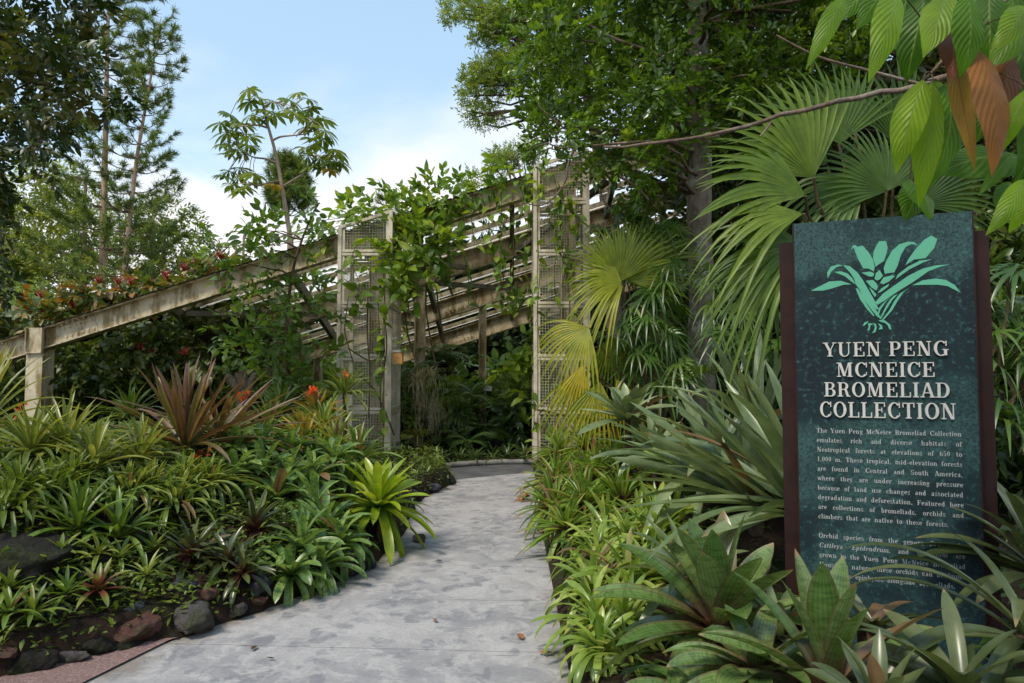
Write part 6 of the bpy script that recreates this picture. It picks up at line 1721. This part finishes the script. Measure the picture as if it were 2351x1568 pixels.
def giant(label, px, py, Y, n, L, W, mat, seed, az0, arc, e0, e1, d0, d1, extra=(), **k):
    gg = np.random.default_rng(seed); mb = MB()
    rosette(mb, n, L, W, g=gg, az0=R(az0), arc=R(arc), e0=e0, e1=e1, d0=d0, d1=d1, spread=.32, rollj=.7, seg=14, prof=(.85, .5), Lin=.85, jit=.24, **k)
    for az, el, l, w, d, r in extra:
        straps(mb, np.zeros((1, 3)), np.array([R(az)]), np.array([el]), np.array([l]), np.array([w]), np.array([d]), roll=np.array([r]), g=gg, seg=16, prof=(.8, .45), rnd=np.array([.7]))
    p = at(px, py, Y); gap = p[2] - float(h_right(p[0], p[1]))
    o = tag(mb.build('giant_bromeliad', M[mat], None, tuple(p)), label, 'bromeliad', 'giant grey green bromeliads')
    if gap > .08: MB().tube([(0, 0, -gap - .05), (0, 0, .03)], .05, 8).build('stem', M['bark_dark'], o)
giant('giant grey green bromeliad fanning long leaves out from behind the sign', 1880, 1170, 3.95, 32, 1.12, .095, 'grey_giant', 260, 150, 82, .1, 1.35, .5, .15, [(178, .5, 1.25, .075, .55, .1), (165, .95, 1.25, .075, .5, .1), (200, .22, .95, .075, .25, -.2), (172, .68, 1.2, .07, .5, .2)])
giant('grey green bromeliad with stiff crossing leaves left of the sign', 1735, 1140, 4.5, 32, .9, .09, 'grey_giant', 261, 150, 100, -.05, 1.3, .5, .2)
giant('grey green bromeliad behind the others, its leaves rising left of the lichen trunk', 1640, 1080, 5.3, 32, .8, .075, 'grey_giant', 262, 140, 130, .1, 1.35, .7, .25)
giant('grey green bromeliad with pale upright blades between the sign and the lichen trunk', 1740, 960, 5.0, 26, .8, .085, 'silver', 263, 170, 170, .3, 1.5, .8, .2)
def big(label, px, py, Y, n, L, W, mat, seed, az0=None, arc=None, e0=-.2, e1=1.4, d0=1.0, d1=.25, stem=True, **k):
    gg = np.random.default_rng(seed); mb = MB()
    kw = dict(az0=R(az0), arc=R(arc)) if az0 is not None else {}
    rosette(mb, n, L, W, g=gg, e0=e0, e1=e1, d0=d0, d1=d1, spread=.04, seg=14, chan=.2, jit=.14, **kw, **k)
    p = at(px, py, Y); gap = p[2] - float(h_right(p[0], p[1]))
    o = tag(mb.build('banded_bromeliad', M[mat], None, tuple(p)), label, 'bromeliad', 'large banded bromeliads in front of the sign')
    if gap > .04: MB().tube([(0, 0, -gap - .05), (0, 0, .03)], .05, 8).build('stem', M['bark_dark'], o)
    return o
big('grey green bromeliad in the gap between the large banded one and the sign edge', 1790, 1470, 2.95, 20, .36, .06, 'grey_giant', 281, e0=.0, e1=1.2, d0=1.0, d1=.4)
big('grey green bromeliad tucked behind the large banded one, over the bright straps', 1580, 1330, 3.6, 24, .45, .06, 'grey_giant', 282, e0=.0, e1=1.3, d0=1.0, d1=.3)
big('large banded bromeliad with broad reddish centre leaves, left of the sign', 1655, 1455, 3.0, 28, .62, .15, 'striped', 270, e0=-.15, e1=1.42, d0=.95, d1=.12, Lin=.78, prof=(.72, .6))
big('large banded bromeliad standing right in front of the sign foot', 1900, 1595, 2.35, 19, .52, .115, 'striped', 271, e0=.0, e1=1.4, d0=1.0, d1=.15, Lin=.85, prof=(.72, .6))
big('banded bromeliad low between the other two, with a curled pale leaf', 1740, 1560, 2.5, 20, .40, .10, 'striped', 272, e0=-.1, e1=1.0, d0=1.3, d1=.6)
big('dark bromeliad arching long leaves across the sign from the right', 2370, 1480, 2.45, 11, .80, .055, 'arching', 273, az0=160, arc=75, e0=.1, e1=1.1, d0=1.9, d1=1.1)
big('dark bromeliad at the right edge of the picture beside the sign', 2400, 1330, 2.9, 24, .60, .075, 'arching', 274, az0=100, arc=120, e0=.1, e1=1.3, d0=1.1, d1=.5)
big('dark bromeliad filling the bottom right corner', 2210, 1600, 2.2, 22, .42, .075, 'arching', 275, e0=.0, e1=1.1, d0=1.2, d1=.5)
big('small dark bromeliad at the bottom edge with a pink tipped leaf', 2020, 1650, 1.95, 16, .26, .055, 'arching', 276, e0=.2, e1=1.3, d0=.8, d1=.2)
big('dark bromeliad at the bottom edge below the reddish centred one', 1610, 1620, 2.6, 22, .36, .085, 'striped', 277, e0=-.1, e1=.9, d0=1.2, d1=.6)
big('grey leaved bromeliad in the shade under the sign', 2000, 1450, 2.75, 16, .3, .06, 'arching', 278, e0=.0, e1=.9, d0=1.2, d1=.6)
cover('ground_cover', 'low mixed foliage between the bromeliads of the right bed', h_right, 9000, (.32, 5.5, 1.6, 11.5, lambda x, y: (x - .3) > .02), M['under'], .10, g, .16, LEAF_LA)
raised('small dry yellow green rosette at the bottom of the path edge', 1440, 1510, 3.2, 26, .20, .02, 'variegated', 290, hf=h_right, e0=-.1, e1=1.3, d0=1., d1=.4)
# withered brown leaves hanging at the path edge
wl = MB(); gg = np.random.default_rng(17)
straps(wl, np.zeros(3), gg.uniform(2.2, 4.2, 16), gg.uniform(-.2, .8, 16), gg.uniform(.12, .26, 16), np.full(16, .03), gg.uniform(1.2, 2.6, 16), g=gg, wave=.5)
tag(wl.build('withered_leaves', M['litter'], None, tuple(at(1215, 1140, 8.2))), 'bunch of withered brown leaves hanging over the right path edge', 'dry leaves')
# black plant label tied to the trunk
pl_ = thing('plant_label', 'small black plant label on the lichen grey trunk', 'plant label', tuple(at(1596, 872, 8.25)))
M['black'] = plainmat('black_plate', (.015, .016, .02), .4)
MB().box((-.055, -.006, -.035), (.05, .006, .035)).build('plate', M['black'], pl_, smooth_=False)
wm = MB()
for k in range(4): wm.box((-.042, -.0075, .018 - k * .013), (.035 - (k % 2) * .018, -.0065, .0215 - k * .013))
wm.build('print', M['white'], pl_, smooth_=False)

# ================================================================== FAN PALMS
g = np.random.default_rng(121)
def pdir(deg, dy=0.0): return np.array([math.cos(R(deg)), dy, math.sin(R(deg))])
def fan_palm(label, root, leaves, mat, g, group='fan palms', n=34, join=.55, name='fan_palm', pr=.012, fold=.35, cup=.12):
    t = thing(name, label, 'palm', tuple(root), group)
    st = MB()
    for (px, py, deg, rp, arc, Y, droop, tilt, rnd) in leaves:
        hub = at(px, py, Y)
        fl = MB()
        fan_leaf(fl, hub, pdir(deg, g.uniform(-.12, .12)), np.array([g.uniform(-.15, .15), -1.0, tilt]), pxr(rp, Y), R(arc), max(7, int(n * arc / 200)), join, droop, rnd, g, fold=fold, cup=cup)
        part(fl, 'leaf', mat, t)
        st.tube(bend(np.array(root) + g.normal(0, .04, 3) * (1, 1, 0), hub, 12, .06, .03, g), np.linspace(pr * 1.3, pr * .8, 12), 5)
    part(st, 'stalks', M['vine_stem'], t)
    return t
fan_palm('big green fan palm with huge pleated leaves rising above the sign', tuple(at(2010, 1010, 5.5)), [
    (1868,408,122,290,110,5.0,.14,.25,.75),(1925,330,96,225,120,5.3,.10,.2,.55),(1850,450,160,290,80,4.9,.24,.5,.7),(2035,440,115,215,170,5.15,.16,.25,.35),(1985,425,200,240,90,5.2,.40,.6,.4),(1850,560,186,260,80,4.8,.34,.7,.5),(1845,490,192,290,55,4.75,.40,.7,.85),(1900,380,140,260,90,5.4,.2,.4,.4),
    (2110,470,60,230,150,5.5,.25,.3,.25),(2060,330,80,230,140,5.7,.18,.2,.2),(1770,585,255,190,150,5.4,.35,.8,.1),(1840,580,212,280,55,4.7,.42,.8,.7),(1960,300,120,180,110,5.8,.2,.3,.3),(1990,540,250,170,130,5.9,.4,.8,.15)], M['fan_green'], g, n=34, join=.42, pr=.014, fold=.6)
fan_palm('bright yellow green fan palm in front of the right mesh tower', tuple(at(1500, 1000, 7.7)), [
    (1425,640,65,165,170,7.6,.12,.35,.30),(1420,648,105,140,150,7.5,.10,.5,.45),(1428,650,165,145,120,7.4,.35,.7,.5),(1440,650,25,160,100,7.8,.22,.5,.35),(1430,655,205,150,100,7.35,.45,.7,.55),(1455,635,48,175,110,7.9,.16,.4,.2),(1480,600,60,150,120,8.0,.2,.4,.1),(1352,752,222,145,120,7.2,.40,.6,.6),(1338,838,252,105,60,7.1,.2,.3,.95),(1378,876,255,145,75,7.1,.28,.4,.62),(1348,850,238,160,60,7.2,.35,.4,.5),(1415,870,290,110,60,7.3,.4,.4,.7),(1460,700,300,150,110,7.7,.5,.6,.1),(1400,770,280,130,100,7.6,.4,.6,.15)], M['fan_yellow'], g, n=36, join=.42, pr=.010, fold=.6)
def lady(label, stems, seed):
    gg = np.random.default_rng(seed)
    px0, py0, Y0 = stems[0]
    root = at(px0, 1000, Y0)
    t = thing('lady_palm', label, 'palm', tuple(root), 'dark lady palms')
    fl, st = MB(), MB()
    for px, py, Y in stems:
        top = at(px, py, Y); st.tube(bend(root + gg.normal(0, .15, 3) * (1, 1, 0), top, 8, .0, .08, gg), .012, 5)
        for k in range(5):
            c = top + gg.normal(0, .14, 3); a = gg.uniform(0, 360)
            d = np.array([math.cos(a), -abs(math.sin(a)) * .6, gg.uniform(-.3, .6)])
            fan_leaf(fl, c, d, np.array([gg.normal(0, .4), -.6, 1.0]), gg.uniform(.28, .42), R(230), 10, .22, .55, gg.uniform(.1, .9), gg, fold=.2, cup=.1, seg=6)
            st.tube(bend(top - (0, 0, .1), c, 4, .05, .05, gg), .004, 4)
    part(st, 'stems', M['vine_stem'], t); part(fl, 'fronds', M['rhapis'], t)
lady('dark lady palm left of the lichen trunk, under the roof end', [(1455,490,8.3),(1430,530,8.2),(1475,550,8.0)], 1)
lady('dark lady palm touching the lichen trunk, high behind the yellow fan palm', [(1515,470,8.3),(1490,500,8.3),(1510,545,8.2),(1490,610,8.1),(1475,570,8.2)], 2)
lady('dark lady palm hanging low between the yellow fan palm and the trunk', [(1505,700,7.4),(1490,750,7.4),(1515,790,7.2),(1515,650,7.5),(1520,850,7.0),(1480,820,7.4),(1460,760,7.8)], 3)
lady('dark lady palm right of the lichen trunk, behind the giant bromeliad', [(1750,620,6.6),(1700,690,6.6),(1780,720,6.4),(1690,790,6.6),(1760,830,6.2),(1660,640,7.0)], 4)
lady('dark lady palm behind the right edge of the sign', [(2310,620,4.4),(2330,780,4.2),(2300,900,4.2),(2340,1000,4.0),(2290,720,4.6)], 5)

# ================================================================== OVERHANGING COCOA BRANCH
g = np.random.default_rng(131)
M['cocoa'] = leafmat('large_cocoa_leaf', [(0.03, 0.085, 0.010), (0.075, 0.19, 0.014), (0.17, 0.30, 0.02)], 0.42, 0.5, spec=.3, rib=((0.16, 0.22, 0.05), .035), vein=.35, tmul=2.4)
M['cocoa_red'] = leafmat('young_red_cocoa_leaf', [(0.13, 0.035, 0.028), (0.24, 0.095, 0.035), (0.30, 0.20, 0.05)], 0.5, 0.42, spec=.3, rib=((0.22, 0.09, 0.04), .035), vein=.25)
co = thing('cocoa_tree', 'large leaved branch hanging in from the top right, with red brown young leaves', 'tree', tuple(at(2560, 1300, 2.3)))
c2z = lambda z: zpt(z, 1700, 0, 2.8)
def blade(mb, B, T, W, n, rnd, g, seg=14, bulge=.07, fold=.22, curl=.12):
    B, T = np.asarray(B, float), np.asarray(T, float); L = np.linalg.norm(T - B); ax = (T - B) / L
    n = nrm(n - ax * np.dot(n, ax)); s = np.cross(ax, n)
    t = np.linspace(0, 1, seg + 1); ys = np.linspace(-1, 1, 7)
    w = np.sin(np.pi * np.clip(t * 1.02, 0, 1) ** 0.85) ** .75 * (1 - .25 * t ** 6); w[0] = .03; w[-1] = .01
    tw = g.normal(0, .25)
    V, U = [], []
    for i, tt in enumerate(t):
        c = B + ax * L * tt + n * (bulge * L * math.sin(math.pi * tt) + curl * L * -(tt ** 3)) + s * (.04 * L * math.sin(3 * tt + tw * 5))
        for y in ys:
            und = .025 * math.sin(tt * 17 + y * 1.5) * abs(y)
            V.append(c + s * (y * w[i] * W / 2) + n * (-fold * abs(y) ** 1.3 * w[i] * W / 2 + und * W)); U.append((y / 2 + .5, tt))
    f = [(i*7+j, i*7+j+1, i*7+j+8, i*7+j+7) for i in range(seg) for j in range(6)]
    mb.add(V, [f], U, rnd)
GLV = [((1330,-140),(1160,180),180,2.2,.35),((1480,-100),(1400,300),200,2.25,.1),((1640,-120),(1700,200),220,2.2,.3),((1960,-160),(1950,240),240,2.25,.15),((2120,100),(2020,620),200,2.15,.1),((1660,540),(1530,900),150,2.15,.9),((2200,420),(2260,900),180,2.15,.2),((2050,620),(1960,960),160,2.3,.1),((1500,1260),(1480,1500),180,2.3,.2),((2180,1250),(2120,1520),150,1.95,.3),((1050,-20),(790,430),120,1.9,.75),((1400,-60),(1250,500),190,1.95,.85),((1570,-20),(1490,540),220,2.05,.15),((1770,-40),(1560,330),200,1.9,.9),((1900,-30),(1850,500),220,1.8,.5),((2050,-60),(2000,420),220,1.95,.2),((2290,60),(2070,290),170,1.8,.85),((2330,180),(2050,420),200,1.9,.6),
       ((1570,545),(1410,1160),190,1.95,.98),((1640,560),(1590,1390),190,2.0,.85),((1730,570),(1650,1250),200,2.1,.45),((2300,600),(2120,1030),130,1.8,.8),((2200,1060),(1955,1300),90,1.9,.4),((2260,1080),(1680,1160),300,2.2,.3),((1480,1230),(1650,1480),230,2.25,.5),((2280,1240),(2010,1580),120,1.75,.8),((2290,1330),(2190,1600),110,1.8,.95),((2230,200),(2160,640),200,2.0,.25),((1700,-60),(1680,260),180,2.2,.1),((2160,-60),(2230,240),200,2.05,.35),((2330,700),(2240,1250),170,2.1,.3),((1250,-120),(1020,120),160,2.3,.5)]
RLV = [((1780,220),(1800,500),150,1.95,.0),((1800,330),(1940,1110),120,2.0,.95),((1970,330),(2110,1140),230,1.85,.6),((2090,330),(2150,850),200,1.95,.3),((2180,370),(2200,700),130,2.0,.15)]
gl, rl, stx = MB(), MB(), MB()
twig = resample(np.vstack([path3([(1520,590)], 2.15, c2z), path3([(1640,500),(1800,300),(2000,100),(2300,-140)], 2.05, c2z)]), 14)
for lst, mb in ((GLV, gl), (RLV, rl)):
    for b_, t_, w_, y_, r_ in lst:
        B, T = at(*c2z(b_), y_), at(*c2z(t_), y_ - .05 + g.normal(0, .04))
        blade(mb, B, T, pxr(w_ * .335 * 1.18, y_), np.array([g.normal(0, .25), -1, .35 + g.normal(0, .2)]), r_, g)
        k = np.argmin(np.linalg.norm(twig - B, axis=1))
        if np.linalg.norm(twig[k] - B) < .35: stx.tube(bend(twig[k], B, 5, .08, .03, g), .0025, 4)
lim = MB()
lim.tube(twig, np.linspace(.006, .012, 14), 6)
lim.tube(resample(np.vstack([path3([(-620,1015),(-100,965),(0,945),(200,910),(350,850),(520,840),(700,760),(1000,690),(1480,600)], 3.2, c2z), path3([(1900,480),(2400,300)], 3.0, c2z), [at(2560, 300, 2.6)]]), 30) + g.normal(0, .004, (30, 3)), np.linspace(.006, .022, 30), 8)
lim.tube(resample(path3([(560,240),(700,320),(860,400),(1180,480),(1500,565),(1700,620)], 3.1, c2z), 16), np.linspace(.004, .009, 16), 6)
lim.tube(resample([at(*c2z((520,840)), 3.2), at(*c2z((500,880)), 3.15), at(*c2z((450,935)), 3.1)], 6), np.linspace(.008, .003, 6), 5)
lim.tube(resample([np.array(co.location) - (0, 0, .9), at(2560, 900, 2.5), at(2560, 300, 2.6), at(2520, -120, 2.4), at(*c2z((2300,-140)), 2.05)], 16), np.linspace(.05, .014, 16), 8)
part(lim, 'branches', M['bark_mid'], co); part(stx, 'leaf_stalks', M['vine_stem'], co); part(gl, 'leaves', M['cocoa'], co)
yl_ = part(rl, 'young_leaves', M['cocoa_red'], co); yl_['label'] = 'red brown young leaves hanging limp'
